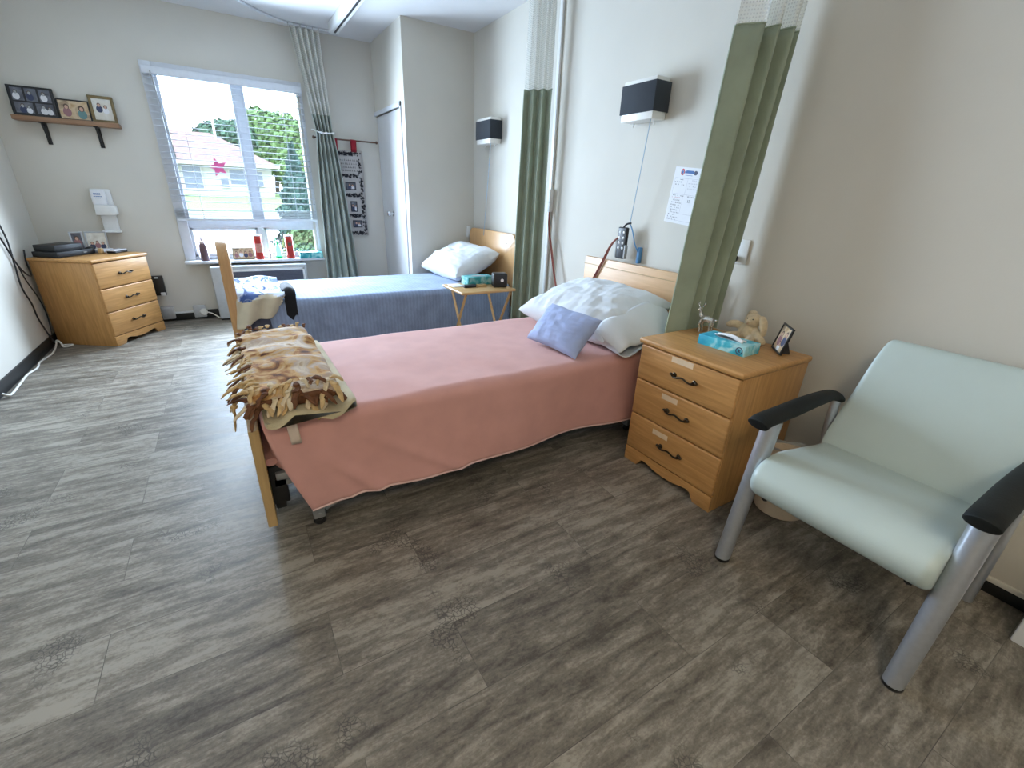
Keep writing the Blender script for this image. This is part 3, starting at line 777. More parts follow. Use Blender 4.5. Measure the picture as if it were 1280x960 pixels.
seatP = [(-.275, .385), (-.40, .415), (-.56, .450), (-.68, .468), (-.775, .462), (-.832, .425), (-.838, .375), (-.800, .330), (-.70, .325), (-.50, .315), (-.30, .300)]
o = obj('seat', upholst(seatP, .152, .664, .028), M['vinyl'], ch)
backP = [(-.330, .375), (-.300, .50), (-.255, .64), (-.205, .76), (-.170, .812), (-.140, .822), (-.118, .805), (-.135, .74), (-.190, .60), (-.235, .46), (-.262, .33), (-.300, .335)]
def taper(x, y, z): return .407 + (y - .407) * (1 - .155 * max(0, (z - .42)) / .4 * (1 if y > .407 else .55))
obj('backrest', upholst(backP, .140, .676, .022, yfun=taper), M['vinyl'], ch)
bm = B()
for y in (.20, .62): tube(bm, [(-.78, y, .318), (-.27, y, .298)], .012, 8)
for x in (-.74, -.30): tube(bm, [(x, CY0 + .01, .325 if x < -.5 else .305), (x, CY1 - .01, .325 if x < -.5 else .305)], .012, 8)
obj('seat_frame', bm, M['dark'], ch)

# waste bin behind the chair
wb = thing('waste_bin', 'round cream waste bin between the drawer chest and the mint chair', 'bin', (-.305, .757, 0))
bm = B(); lathe(bm, [(0, 0), (.092, 0), (.100, .006), (.124, .255), (.130, .258), (.130, .268), (.120, .268), (.096, .02), (0, .014)], 32, c=(-.305, .757, 0)); obj('bin_body', bm, M['cream'], wb)
bm = B()
grid(bm, 49, 5, lambda u, v: Vector((-.305 + (.131 - .012 * abs(v - .3) * 2) * math.cos(u * 2 * PI), .757 + (.131 - .012 * abs(v - .3) * 2) * math.sin(u * 2 * PI), .285 - .05 * v + .006 * math.sin(u * 40))))
solidify(obj('bin_liner', bm, M['grey'], wb), .001)

# white box at the right edge of the picture
bx = thing('storage_box', 'white lidded box on the floor at the right edge past the armchair', 'box', (-.2, -.2, 0))
bm = B(); box(bm, -.296, -.125, -.35, -.004, 0, .16, .006); obj('box_body', bm, M['white'], bx)
bm = B(); box(bm, -.300, -.121, -.354, -.0, .14, .172, .006); obj('box_lid', bm, M['white'], bx)

# ------------------------------------------------------------------ curtains
def curtain(name, label, path_t, path_b, z_t, z_net, z_b, mat, parent_cat='curtain', n=16, rows=40, mid=None, track=None, loc=None):
    t = thing(name, label, parent_cat, loc or (path_b[0][0], path_b[0][1], 0))
    PT, PB = crom([(a, b, 0) for a, b in path_t], n), crom([(a, b, 0) for a, b in path_b], n)
    PM = crom([(a, b, 0) for a, b in mid[1]], n) if mid else None
    m = len(PT)
    def at(i, z):
        if PM:
            zm = mid[0]
            if z > zm: k = (z - zm) / (z_t - zm); k = k ** 1.0; p = PM[i].lerp(PT[i], k)
            else: k = (zm - z) / (zm - z_b); k = min(1, k * 1.15) ** .7; p = PM[i].lerp(PB[i], k)
        else:
            k = (z_t - z) / (z_t - z_b); p = PT[i].lerp(PB[i], k)
        return Vector((p.x + .004 * nz3(i * .15, z * 3, 1), p.y + .004 * nz3(i * .15, z * 3, 7), z))
    ln = [0.0]
    for i in range(1, m): ln.append(ln[-1] + (PT[i] - PT[i - 1]).length)
    def strip(za, zb, rws):
        bm = B(); grid(bm, m, rws, lambda u, v: at(round(u * (m - 1)), za + (zb - za) * v), uv=lambda u, v: (ln[round(u * (m - 1))], za + (zb - za) * v)); return bm
    o = obj('curtain_panel', strip(z_net, z_b, rows), mat, t); solidify(o, .003)
    obj('net_header', strip(z_t, z_net, 14), M['net'], t, label='white open mesh header')
    # hem turned over at top of panel and on the leading edge
    bm = B(); tube(bm, [at(i, z_net) for i in range(m)], .004, 6); tube(bm, [at(0, z_net + (z_b - z_net) * k / 30) for k in range(31)], .005, 6)
    obj('curtain_hem', bm, mat, t)
    for i in range(0, m, n):
        p = at(i, z_t); bm = B(); tube(bm, [p + Vector((0, 0, -.005)), (p.x, p.y, H - .022)], .002, 6); ellipsoid(bm, (p.x, p.y, H - .022), (.006, .006, .006), sub=1)
        obj('curtain_hook', bm, M['grey'], t)
    return t
# near curtain, swept back behind the drawer chest
top1 = [(-.250, 1.475), (-.205, 1.365), (-.150, 1.430), (-.150, 1.330), (-.095, 1.395), (-.085, 1.300), (-.045, 1.370), (-.030, 1.320)]
bot1 = [(-.430, 1.470), (-.310, 1.445), (-.280, 1.500), (-.215, 1.448), (-.180, 1.500), (-.125, 1.445), (-.090, 1.490), (-.050, 1.440)]
curtain('privacy_curtain', 'sage green privacy curtain hanging behind the drawer chest with the tissue box', top1, bot1, 2.60, 1.955, .30, M['green'], loc=(-.2, 1.45, 0))
tp, bt = [], []
for k in range(7):
    s = k / 6; sg = 1 if k % 2 else -1
    tp.append((-.205 + .130 * s + sg * .014, 3.225 - .145 * s + sg * .021)); bt.append((-.225 + .150 * s + sg * .015, 3.285 - .185 * s + sg * .023))
curtain('privacy_curtain', 'sage green privacy curtain gathered at the wall between the two beds', tp, bt, 2.60, 1.985, .26, M['green'], loc=(-.15, 3.15, 0))
# window curtain, tied back
tp, md, bt = [], [], []
for k in range(11):
    s = k / 10; sg = 1 if k % 2 else -1
    tp.append((-1.475 + .255 * s, 5.275 + sg * .040)); md.append((-1.335 + .15 * s, 5.30 + sg * .042)); bt.append((-1.40 + .345 * s + .01 * math.sin(k * 2.3), 5.275 + sg * (.045 + .012 * math.sin(k))))
wc = curtain('window_curtain', 'grey green curtain tied back at the right of the window', tp, bt, 2.60, 1.93, .10, M['green2'], mid=(1.775, md), loc=(-1.25, 5.28, 0), n=8)
bm = B(); tube(bm, crom([(-1.36, 5.30, 1.80), (-1.30, 5.245, 1.775), (-1.22, 5.245, 1.775), (-1.165, 5.30, 1.79), (-1.17, 5.36, 1.80), (-1.34, 5.36, 1.80)], 6, True), .007, 8)
for x in (-1.30, -1.25, -1.19): ellipsoid(bm, (x, 5.238, 1.777), (.014, .008, .010), sub=2)
obj('tie_band', bm, M['white'], wc)
# ceiling tracks
def track(label, pts):
    bm = B(); P = crom(pts, 8); tube(bm, P, .011, 6); single('curtain_track', label, 'curtain track', bm, M['trimw'])
track('white ceiling curtain track curving in front of the window wall', [(-1.10, 5.275, H - .011), (-1.48, 5.27, H - .011), (-1.75, 5.08, H - .011), (-2.0, 4.75, H - .011), (-2.3, 4.2, H - .011)])
track('white ceiling curtain track above the curtain between the beds', [(-.02, 3.22, H - .011), (-.6, 3.1, H - .011), (-1.3, 3.05, H - .011)])
track('white ceiling curtain track above the curtain behind the drawer chest', [(-.01, 1.36, H - .011), (-.4, 1.37, H - .011), (-1.3, 1.4, H - .011)])
# ceiling rail
rl = thing('ceiling_rail', 'white slotted rail running along the ceiling towards the window wall', 'ceiling rail', (-1.13, 4, H))
bm = B(); box(bm, -1.165, -1.085, 1.2, 5.05, H - .075, H, .006)
obj('rail_profile', bm, M['white'], rl)
bm = B(); box(bm, -1.105, -1.082, 1.2, 5.02, H - .068, H - .030, .002); box(bm, -1.130, -1.112, 1.2, 5.04, H - .078, H - .070, .002); obj('rail_slot', bm, M['dark'], rl)
bm = B(); box(bm, -1.168, -1.082, 5.045, 5.062, H - .080, H, .004); obj('rail_end_cap', bm, M['white'], rl)

# ------------------------------------------------------------------ wall lamps
def sconce(label, ya, yb, cord_end):
    t = thing('wall_lamp', label, 'wall lamp', (0, (ya + yb) / 2, 1.8))
    bm = B(); box(bm, -.012, -.001, ya + .02, yb - .02, 1.715, 1.905, .003); obj('back_plate', bm, M['white'], t)
    bm = B(); box(bm, -.125, -.119, ya, yb, 1.735, 1.882, .002); box(bm, -.121, -.004, ya, ya + .006, 1.735, 1.882, .002); box(bm, -.121, -.004, yb - .006, yb, 1.735, 1.882, .002)
    obj('lamp_shade', bm, M['lampshade'], t)
    bm = B(); box(bm, -.117, -.012, ya + .008, yb - .008, 1.698, 1.902, .004); obj('diffuser', bm, M['diffuser'], t)
    for y in (ya + .05, yb - .05):
        bm = B(); tube(bm, [(-.05, y, 1.705), (-.05, y, 1.678)], .0045, 8); obj('switch_knob', bm, M['white'], t)
    bm = B(); p0 = Vector((-.10, ya + .03, 1.705)); p1 = Vector(cord_end)
    tube(bm, [p0.lerp(p1, k / 12) + Vector((0, 0, -.015 * math.sin(k / 12 * PI))) for k in range(13)], .0022, 6)
    ellipsoid(bm, p0.lerp(p1, .22), (.004, .004, .011), sub=1)
    obj('pull_cord', bm, M['bluecord'], t, label='pale blue pull cord')
    return t
sconce('charcoal wall lamp above the pink bed', 2.037, 2.30, (-.060, 2.160, 1.135))
sconce('charcoal wall lamp above the blue bed by the closet wall', 3.92, 4.20, (-.082, 4.10, .90))

# bed remote on the headboard
rm = thing('bed_remote', 'black bed control handset hooked over the headboard of the pink bed', 'remote control', matrix=frame3((-.062, 2.205, 1.015), (0, -1, 0), Vector((0, .16, .97))))
bm = B(); box(bm, -.040, .040, -.012, .012, -.098, .098, .008, 3); obj('handset_body', bm, M['black'], rm, local=True)
bm = B(); box(bm, -.047, -.034, -.014, .010, -.095, .02, .004); obj('side_grip', bm, M['grey'], rm, local=True)
bm = B(); box(bm, .034, .047, -.014, .010, -.095, -.01, .004); obj('side_grip', bm, M['grey'], rm, local=True)
for r in range(4):
    for c in (-1, 1):
        bm = B(); lathe(bm, [(.0085, 0), (.0085, .0015), (.006, .003), (0, .0032)], 12, M4=Matrix.Translation((c * .017, -.012, .066 - .032 * r)) @ Matrix.Rotation(PI / 2, 4, 'X'))
        obj('button', bm, M['white'], rm, local=True)
bm = B(); tube(bm, crom([(.0, -.004, .095), (.025, -.004, .118), (.052, .006, .125)], 5), .006, 8); obj('hook', bm, M['black'], rm, local=True)
hl = thing('cord_holder', 'blue plastic cord clip beside the black handset on the wall', 'cord holder', (-.02, 2.10, 1.0))
bm = B(); box(bm, -.030, -.001, 2.075, 2.10, .900, 1.00, .006); obj('clip_body', bm, M['blueplastic'], hl)
bm = B(); tube(bm, crom([(-.060, 2.160, 1.135), (-.052, 2.140, 1.10), (-.045, 2.11, 1.02), (-.030, 2.088, .97)], 6), .004, 8); obj('cord', bm, M['blueplastic'], hl)
# nurse call cable: from the wall box behind the pillow to the handset
bm = B()
for dy, dx in ((0, 0), (.010, .004)):
    tube(bm, crom([(-.018, 3.095 + dy, 1.19), (-.040, 3.055 + dy, 1.05), (-.05 - dx, 2.99 + dy, .90), (-.06, 2.88 + dy, .62), (-.10, 2.72 + dy, .50), (-.088, 2.60, .60), (-.085, 2.46 + dy, .69), (-.083 - dx, 2.345 + dy, .87), (-.084, 2.28 + dy, .99), (-.073, 2.24, 1.045)], 8), .0045, 8)
single('call_cable', 'red brown double cable looping behind the white pillow to the handset', 'cable', bm, M['redcord'])
# raceway with junction box
rw = thing('cable_raceway', 'white vertical cable raceway on the wall beside the gathered curtain', 'raceway', (0, 3.11, 0))
bm = B(); box(bm, -.018, -.001, 3.095, 3.13, .30, H - .002, .003); obj('raceway_cover', bm, M['white'], rw)
bm = B(); box(bm, -.034, -.001, 3.080, 3.125, 1.165, 1.33, .004); box(bm, -.036, -.030, 3.080, 3.125, 1.235, 1.240, .001, mat=1); obj('junction_box', bm, [M['white'], M['dark']], rw)

# wall notice
pf = thing('wall_notice', 'white printed notice with handwriting taped to the wall left of the near curtain', 'notice', matrix=frame3((-.002, 1.8225, 1.304), (0, -.2155, -.020), (0, -.034, .297)))
bm = B(); box(bm, -.108, .108, -.0008, .0008, -.147, .147); obj('sheet', bm, M['paper'], pf, local=True, smooth=False)
def bar(bm, x0, x1, z0, z1, mat=0): quad(bm, x0, x1, z0, z1, -.0012, mat)
bm = B()
n = 20
for k in range(n):
    a0, a1 = 2 * PI * k / n, 2 * PI * (k + 1) / n
    f = bm.faces.new([bm.verts.new((-.052 + r * math.cos(a) * .75, -.0013, .122 + r * math.sin(a))) for r, a in ((.010, a0), (.017, a0), (.017, a1), (.010, a1))]); f.material_index = 1
disc(bm, -.052, .122, .006, .009, -.0014, 0)
quad(bm, -.038, .030, .117, .127, -.0013, 0); quad(bm, -.030, .022, .127, .132, -.0013, 0)
disc(bm, .036, .122, .013, .011, -.0013, 2); quad(bm, -.03, .018, .106, .108, -.0013, 0)
obj('logo', bm, [M['inkblue'], M['inkred'], M['suit']], pf, local=True, smooth=False)
bm = B()
for q in ((-.095, .092, .0905, .0915), (-.095, .092, .0085, .0095), (-.0955, -.0945, .0095, .0905), (-.006, -.005, .0095, .0905), (.0915, .0925, .0095, .0905), (-.012, .086, -.093, -.092), (-.0125, -.0115, -.093, .002), (-.085, .080, -.131, -.130), (.0855, .0865, -.093, .002)):
    bar(bm, *q)
obj('ruled_lines', bm, M['line'], pf, local=True, smooth=False)
bm = B(); rnd = random.Random(4)
def scrib(x0, x1, z, h=.0052, mat=0, gap=.35):
    x = x0
    while x < x1:
        w = rnd.uniform(.004, .011)
        if rnd.random() > gap * .5: 
            for s in range(max(1, int(w / .0028))):
                xs = x + s * .0028
                bar(bm, xs, xs + .0012, z - h / 2 + rnd.uniform(-.001, .001), z + h / 2 + rnd.uniform(-.001, .0015), mat)
            bar(bm, x, x + w, z - h / 2, z - h / 2 + .0011, mat)
        x += w + rnd.uniform(.002, .005)
scrib(-.075, -.02, .084, .004); scrib(.025, .055, .084, .004, 2); scrib(-.090, -.045, .071); scrib(-.086, -.018, .058)
scrib(.005, .065, .068, .004, 2); scrib(.005, .07, .054, .004, 2); scrib(.005, .07, .041, .004, 2)
scrib(-.085, -.012, .001, .004); scrib(.005, .07, .001, .0045); scrib(-.088, -.018, -.010, .004, 1)
for i in range(9): scrib(-.084 - .001 * i, rnd.uniform(-.035, -.018), -.024 - .0130 * i)
obj('handwriting', bm, [M['ink'], M['inkred'], M['line']], pf, local=True, smooth=False)
def text_part(name, s, size, M4, mat, parent, ext=.0004):
    cu = bpy.data.curves.new(name, 'FONT'); cu.body = s; cu.size = size; cu.extrude = ext; cu.align_x = 'CENTER'; cu.align_y = 'CENTER'
    o = bpy.data.objects.new(name, cu); COL.objects.link(o)
    dg = bpy.context.evaluated_depsgraph_get(); me = bpy.data.meshes.new_from_object(o.evaluated_get(dg))
    bpy.data.objects.remove(o); me.transform(M4); me.materials.append(mat)
    r = bpy.data.objects.new(name, me); COL.objects.link(r); r.parent = parent; return r
FL = Matrix.Rotation(PI / 2, 4, 'X')      # text lying in local x-z, facing -y
text_part('numerals', '17', .022, Matrix.Translation((.034, -.0012, -.024)) @ FL, M['ink'], pf)

# power outlet and plug by the near curtain
po = thing('power_outlet', 'white wall outlet with a black plug beside the near curtain', 'power outlet', (0, 1.42, 1.05))
bm = B(); box(bm, -.009, -.001, 1.37, 1.445, .99, 1.11, .003); obj('outlet_plate', bm, M['white'], po)
bm = B(); box(bm, -.040, -.009, 1.412, 1.442, 1.000, 1.030, .008, 3); tube(bm, crom([(-.035, 1.43, 1.005), (-.05, 1.436, .95), (-.040, 1.440, .85), (-.03, 1.444, .70), (-.03, 1.44, .40), (-.03, 1.44, .1)], 6), .004, 8); obj('plug', bm, M['black'], po, label='black plug and cord')
# wall guard on the closet corner
bm = B(); box(bm, -.085, -.045, YC - .022, YC, .85, .965, .006); single('corner_guard', 'small white guard on the closet wall behind the blue bed headboard', 'wall guard', bm, M['white'])

# ------------------------------------------------------------------ things on the near drawer chest
TZ = .67
def tissue_box(label, M4, w, d, h, mat, tuft):
    t = thing('tissue_box', label, 'tissue box', matrix=M4)
    bm = B(); box(bm, -w / 2, w / 2, -d / 2, d / 2, 0, h, .002); obj('carton', bm, mat, t, local=True)
    bm = B(); pts = [(w * .30 * math.cos(a), d * .22 * math.sin(a)) for a in [2 * PI * k / 24 for k in range(24)]]
    prism(bm, pts, lambda a, b: (a, b, h - .001), lambda a, b: (a, b, h + .0008)); obj('opening', bm, M['grey'], t, local=True)
    if tuft:
        bm = B()
        grid(bm, 16, 10, lambda u, v: Vector((-w * .28 + w * .62 * u, (v - .5) * d * .34 - .012 * u, h + .004 + .014 * math.sin(u * PI) * (1 - abs(v - .5)) + .004 * math.sin(v * 9 + u * 4))))
        solidify(obj('tissue', bm, M['tissue'], t, local=True), .001)
    return t
ti = tissue_box('aqua tissue box lying on the near drawer chest', frame3((-.393, 1.125, TZ), (.01, -.222, 0), (0, 0, 1)), .228, .118, .047, M['teal'], True)
bm = B()
for k in range(20):
    a0, a1 = 2 * PI * k / 20, 2 * PI * (k + 1) / 20
    f = bm.faces.new([bm.verts.new((.088 + r * math.cos(a), -.0595, .022 + r * math.sin(a))) for r, a in ((.012, a0), (.0165, a0), (.0165, a1), (.012, a1))])
quad(bm, .080, .096, .026, .029, -.0596, 0); quad(bm, .082, .094, .016, .019, -.0596, 0); quad(bm, .085, .091, .019, .026, -.0596, 0)
obj('round_emblem', bm, M['suit'], ti, local=True, smooth=False)

# plush bunny
bn = thing('plush_bunny', 'small cream plush bunny slumped behind the tissue box on the drawer chest', 'soft toy', (-.19, 1.16, TZ))
bm = B()
ellipsoid(bm, (-.19, 1.165, TZ + .042), (.040, .045, .043)); ellipsoid(bm, (-.192, 1.150, TZ + .103), (.036, .039, .033))
ellipsoid(bm, (-.19, 1.162, TZ + .075), (.025, .027, .02)); ellipsoid(bm, (-.222, 1.152, TZ + .096), (.014, .017, .013))
for c, e in (((-.205, 1.225, TZ + .070), (-.210, 1.250, TZ + .062)), ((-.205, 1.11, TZ + .045), (-.215, 1.075, TZ + .018))):
    P = [Vector((-.19, 1.165 + (.03 if c[1] > 1.165 else -.03), TZ + .058)), Vector(c), Vector(e)]
    tube(bm, crom(P, 6), [.019] * 6 + [.018] * 6 + [.013], 12); ellipsoid(bm, e, (.017, .018, .016))
for s in (-1, 1):
    P = crom([(-.20, 1.165 + s * .022, TZ + .020), (-.235, 1.165 + s * .045, TZ + .020), (-.262, 1.165 + s * .052, TZ + .019)], 6)
    tube(bm, P, .019, 12); ellipsoid(bm, P[-1], (.018, .020, .0185))
o = obj('body', bm, M['plush'], bn); md = o.modifiers.new('fuse', 'REMESH'); md.mode = 'VOXEL'; md.voxel_size = .0035; md.use_smooth_shade = True
sm = o.modifiers.new('soft', 'SMOOTH'); sm.iterations = 6; sm.factor = .5
for P in ([(-.185, 1.118, TZ + .125), (-.195, 1.100, TZ + .105), (-.205, 1.085, TZ + .070), (-.205, 1.082, TZ + .045)], [(-.178, 1.165, TZ + .128), (-.160, 1.178, TZ + .130), (-.150, 1.195, TZ + .112), (-.148, 1.205, TZ + .085)]):
    bm = B(); q = crom(P, 6); n = len(q); tube(bm, q, [.009 + .010 * math.sin(min(1, .12 + i / (n - 1)) * PI * .93) for i in range(n)], 12, sy=.6); obj('ear', bm, M['plush'], bn)
for y in (1.135, 1.162):
    bm = B(); ellipsoid(bm, (-.2245, y, TZ + .113), (.003, .003, .003), sub=2); obj('eye', bm, M['black'], bn)
bm = B(); ellipsoid(bm, (-.236, 1.150, TZ + .099), (.003, .004, .003), sub=2); tube(bm, [(-.2365, 1.144, TZ + .090), (-.2375, 1.150, TZ + .092), (-.2365, 1.156, TZ + .090)], .001, 5); obj('nose', bm, M['noselink'], bn)
for s in (-1, 1):
    bm = B(); ellipsoid(bm, (-.279, 1.165 + s * .053, TZ + .020), (.003, .014, .013), sub=2); obj('foot_pad', bm, M['plushpink'], bn)

# glass deer
dx, dy = -.275, 1.335
bm = B()
tube(bm, crom([(dx, dy + .030, TZ + .070), (dx, dy, TZ + .072), (dx, dy - .035, TZ + .068)], 6), [.012 + .006 * math.sin(k / 12 * PI) for k in range(13)], 12)
tube(bm, crom([(dx, dy + .030, TZ + .074), (dx - .004, dy + .040, TZ + .092), (dx - .006, dy + .043, TZ + .108)], 5), [.011] * 5 + [.008] * 5 + [.007], 10)
ellipsoid(bm, (dx - .012, dy + .046, TZ + .112), (.014, .008, .008), sub=2)
for s in (-1, 1):
    tube(bm, crom([(dx - .005, dy + .043, TZ + .116), (dx - .002, dy + .045 + s * .012, TZ + .130), (dx + .002, dy + .043 + s * .016, TZ + .148)], 5), .0026, 6)
    tube(bm, [(dx - .002, dy + .045 + s * .012, TZ + .130), (dx - .004, dy + .045 + s * .022, TZ + .140)], .002, 6)
    for ly in (.026, -.030):
        tube(bm, crom([(dx + s * .009, dy + ly, TZ + .065), (dx + s * .012, dy + ly + .003, TZ + .035), (dx + s * .011, dy + ly - .002, TZ + .003)], 5), [.0065] * 5 + [.004] * 5 + [.005], 8)
ellipsoid(bm, (dx, dy - .048, TZ + .076), (.004, .007, .005), sub=1)
single('glass_deer', 'clear glass deer figurine standing behind the tissue box', 'figurine', bm, M['crystal'])

# people for the photographs
def person(bm, x, z, s, y, cloth, skin=1, hair=2, hs=1.0):
    """head and shoulders in a printed photograph; x,z = chin"""
    disc(bm, x, z - .75 * s, .78 * s, .95 * s, y, cloth); disc(bm, x, z + .40 * s, .44 * s * hs, .52 * s * hs, y - .0002, hair)
    disc(bm, x, z + .28 * s, .33 * s, .42 * s, y - .0004, skin)
def clip_bm(bm, x0, x1, z0, z1):
    for v in bm.verts: v.co.x = min(max(v.co.x, x0), x1); v.co.z = min(max(v.co.z, z0), z1)
def picture(label, M4, w, h, fr, dep, fmat, bg, people, stand=False, mats=None, group=None):
    """framed photograph; local x right, z up from the lower edge, y away from the viewer"""
    t = thing('picture_frame', label, 'picture frame', matrix=M4)
    bm = B()
    for q in ((-w / 2, w / 2, 0, fr), (-w / 2, w / 2, h - fr, h), (-w / 2, -w / 2 + fr, fr, h - fr), (w / 2 - fr, w / 2, fr, h - fr)):
        box(bm, q[0], q[1], -dep / 2, dep / 2, q[2], q[3], .0025)
    box(bm, -w / 2 + fr, w / 2 - fr, 0, dep / 2, fr, h - fr)
    obj('frame', bm, fmat, t, local=True)
    bm = B(); quad(bm, -w / 2 + fr, w / 2 - fr, fr, h - fr, -.0012, 0)
    for (px, pz, s, cl, hs) in people: person(bm, px, pz, s, -.0015, cl, hs=hs)
    clip_bm(bm, -w / 2 + fr, w / 2 - fr, fr, h - fr)
    obj('photograph', bm, [bg, M['skin'], M['hair'], M['suit'], M['dress'], M['rosecl'], M['tealcl']], t, local=True, smooth=False)
    if stand:
        bm = B(); prism(bm, [(0, .0), (.055, -.012), (.055, -.006), (.004, h * .6)], lambda a, b: (-.02, dep / 2 + a, b), lambda a, b: (.02, dep / 2 + a, b)); obj('stand', bm, fmat, t, local=True)
    return t
lean = Vector((.25, .05, .97))
pn = picture('small dark framed photo on the drawer chest, leaning beside the bunny', frame3((-.232, .992, TZ + .003), (-.090, -.088, 0), Vector((.15, -.15, .95))), .128, .122, .008, .012, M['black'], M['warm_print'],
        [(-.022, .068, .026, 5, 1.1), (.026, .075, .026, 3, 1), (.0, .030, .022, 4, 1.1)], stand=True)

# ------------------------------------------------------------------ tray table between the beds
tt = thing('tray_table', 'folding wooden tray table standing between the two beds', 'side table', (-.67, 3.06, 0))
bm = B(); box(bm, -.892, -.440, 2.878, 3.245, .600, .620, .008, 3); obj('table_top', bm, M['traywood'], tt)
for x in (-.855, -.478):
    sgx = 1 if x < -.6 else -1
    bm = B(); tube(bm, [(x, 2.895, .60), (x, 3.235, .004)], .0155, 4, sy=.7, up=(1, 0, 0)); obj('leg', bm, M['traywood'], tt)
    bm = B(); tube(bm, [(x + sgx * .034, 3.225, .60), (x + sgx * .034, 2.895, .004)], .0155, 4, sy=.7, up=(1, 0, 0)); obj('leg', bm, M['traywood'], tt)
bm = B(); tube(bm, [(-.855, 3.20, .07), (-.478, 3.20, .07)], .010, 8); tube(bm, [(-.82, 2.93, .07), (-.512, 2.93, .07)], .010, 8); tube(bm, [(-.86, 3.06, .302), (-.473, 3.06, .302)], .006, 8); obj('cross_bar', bm, M['traywood'], tt)
TT = .620
tissue_box('teal tissue box on the wooden tray table', Matrix.Translation((-.625, 3.165, TT)) @ Matrix.Rotation(.04, 4, 'Z'), .225, .115, .062, M['teal2'], False)
ck = thing('alarm_clock', 'black cube alarm clock on the tray table', 'clock', (-.52, 3.0, TT), math.radians(-18))
bm = B(); box(bm, -.055, .055, -.045, .045, 0, .105, .012, 3); obj('clock_body', bm, M['black'], ck, local=True)
bm = B(); box(bm, -.044, .044, -.0475, -.0445, .022, .090, .003); obj('clock_face', bm, M['dark'], ck, local=True)
bm = B(); lathe(bm, [(.012, 0), (.012, .003), (0, .004)], 16, M4=Matrix.Translation((.012, -.0475, .055)) @ Matrix.Rotation(PI / 2, 4, 'X')); obj('clock_light', bm, M['white'], ck, local=True)
bm = B(); box(bm, -.80, -.70, 3.03, 3.075, TT, TT + .020, .006, M4=None); single('remote_control', 'black remote control on the left of the tray table', 'remote control', bm, M['black'])
bm = B(); box(bm, -.685, -.610, 3.035, 3.075, TT, TT + .016, .003); single('wooden_block', 'small tan wooden block on the tray table', 'block', bm, M['traywood'])
bm = B(); box(bm, -.865, -.775, 3.085, 3.20, TT, TT + .004, .001); single('paper_slip', 'white paper lying on the far left corner of the tray table', 'paper', bm, M['paper'])

# ------------------------------------------------------------------ things on the window sill
SZ, SY = .576, 5.365
bt_ = thing('sauce_bottle', 'dark brown bottle with pale cone top at the left of the window sill', 'bottle', (-2.485, SY, SZ))
bm = B(); lathe(bm, [(0, 0), (.036, 0), (.039, .006), (.038, .10), (.034, .145), (.022, .165)], 24, c=(-2.485, SY, SZ)); obj('bottle_body', bm, M['purple'], bt_)
bm = B(); lathe(bm, [(.024, .163), (.025, .18), (.012, .19), (.006, .228), (0, .230)], 20, c=(-2.485, SY, SZ)); obj('bottle_cap', bm, M['label'], bt_)
picture('low picture block of people on the sill right of the dark brown bottle', frame3((-2.155, SY + .01, SZ), (1, 0, 0), (0, .12, 1)), .190, .115, .006, .02, M['gold'], M['warm_print'],
        [(-.06, .058, .024, 5, 1), (-.02, .062, .024, 4, 1), (.02, .058, .024, 3, 1), (.06, .06, .024, 5, 1)])
def can(x, label, h):
    t = thing('snack_can', label, 'can', (x, SY, SZ))
    bm = B(); lathe(bm, [(0, 0), (.037, 0), (.038, .003), (.038, h), (.036, h)], 28, c=(x, SY, SZ)); obj('tube', bm, M['redcan'], t)
    bm = B(); lathe(bm, [(.036, h - .002), (.0395, h - .002), (.0395, h + .010), (.036, h + .012), (0, h + .012)], 28, c=(x, SY, SZ)); obj('lid', bm, M['white'], t)
    bm = B()
    def cyl(u, v):
        w_ = 1.5 if x < -1.9 else .9; a = -PI / 2 - w_ / 2 + w_ * u; return Vector((x + .0386 * math.cos(a), SY + .0386 * math.sin(a), SZ + h * (.30 if x < -1.9 else .58) + h * (.38 if x < -1.9 else .14) * v))
    grid(bm, 12, 6, cyl); obj('label_band', bm, M['fadedred'] if x < -1.9 else M['hair'], t)
    return t
can(-2.010, 'tall faded red snack can on the sill in front of the window mullion', .228)
can(-1.722, 'tall bright red snack can on the sill right of the green bottle', .222)
gb = thing('green_bottle', 'green plastic bottle on the sill between the two red cans', 'bottle', (-1.835, SY, SZ))
bm = B(); lathe(bm, [(0, 0), (.026, 0), (.029, .008), (.027, .045), (.030, .075), (.026, .110), (.012, .140), (.011, .165)], 20, c=(-1.835, SY, SZ)); obj('bottle_body', bm, M['greenglass'], gb)
bm = B(); lathe(bm, [(.013, .163), (.013, .180), (0, .182)], 16, c=(-1.835, SY, SZ)); obj('bottle_cap', bm, M['greenglass'], gb)
fg = B(); fx = -1.915
lathe(fg, [(0, 0), (.022, 0), (.020, .010), (.010, .030), (.014, .045), (.012, .058), (.006, .064), (.011, .072), (.012, .080), (.007, .090), (0, .092)], 16, c=(fx, SY, SZ))
tube(fg, [(fx - .010, SY, SZ + .052), (fx - .022, SY - .006, SZ + .040)], .004, 6); tube(fg, [(fx + .010, SY, SZ + .052), (fx + .022, SY - .006, SZ + .044)], .004, 6)
single('figurine', 'tiny pale figurine on the sill left of the green bottle', 'figurine', fg, M['label'])
tissue_box('teal tissue box at the right end of the window sill', Matrix.Translation((-1.525, SY - .01, SZ)), .225, .10, .062, M['teal2'], False)

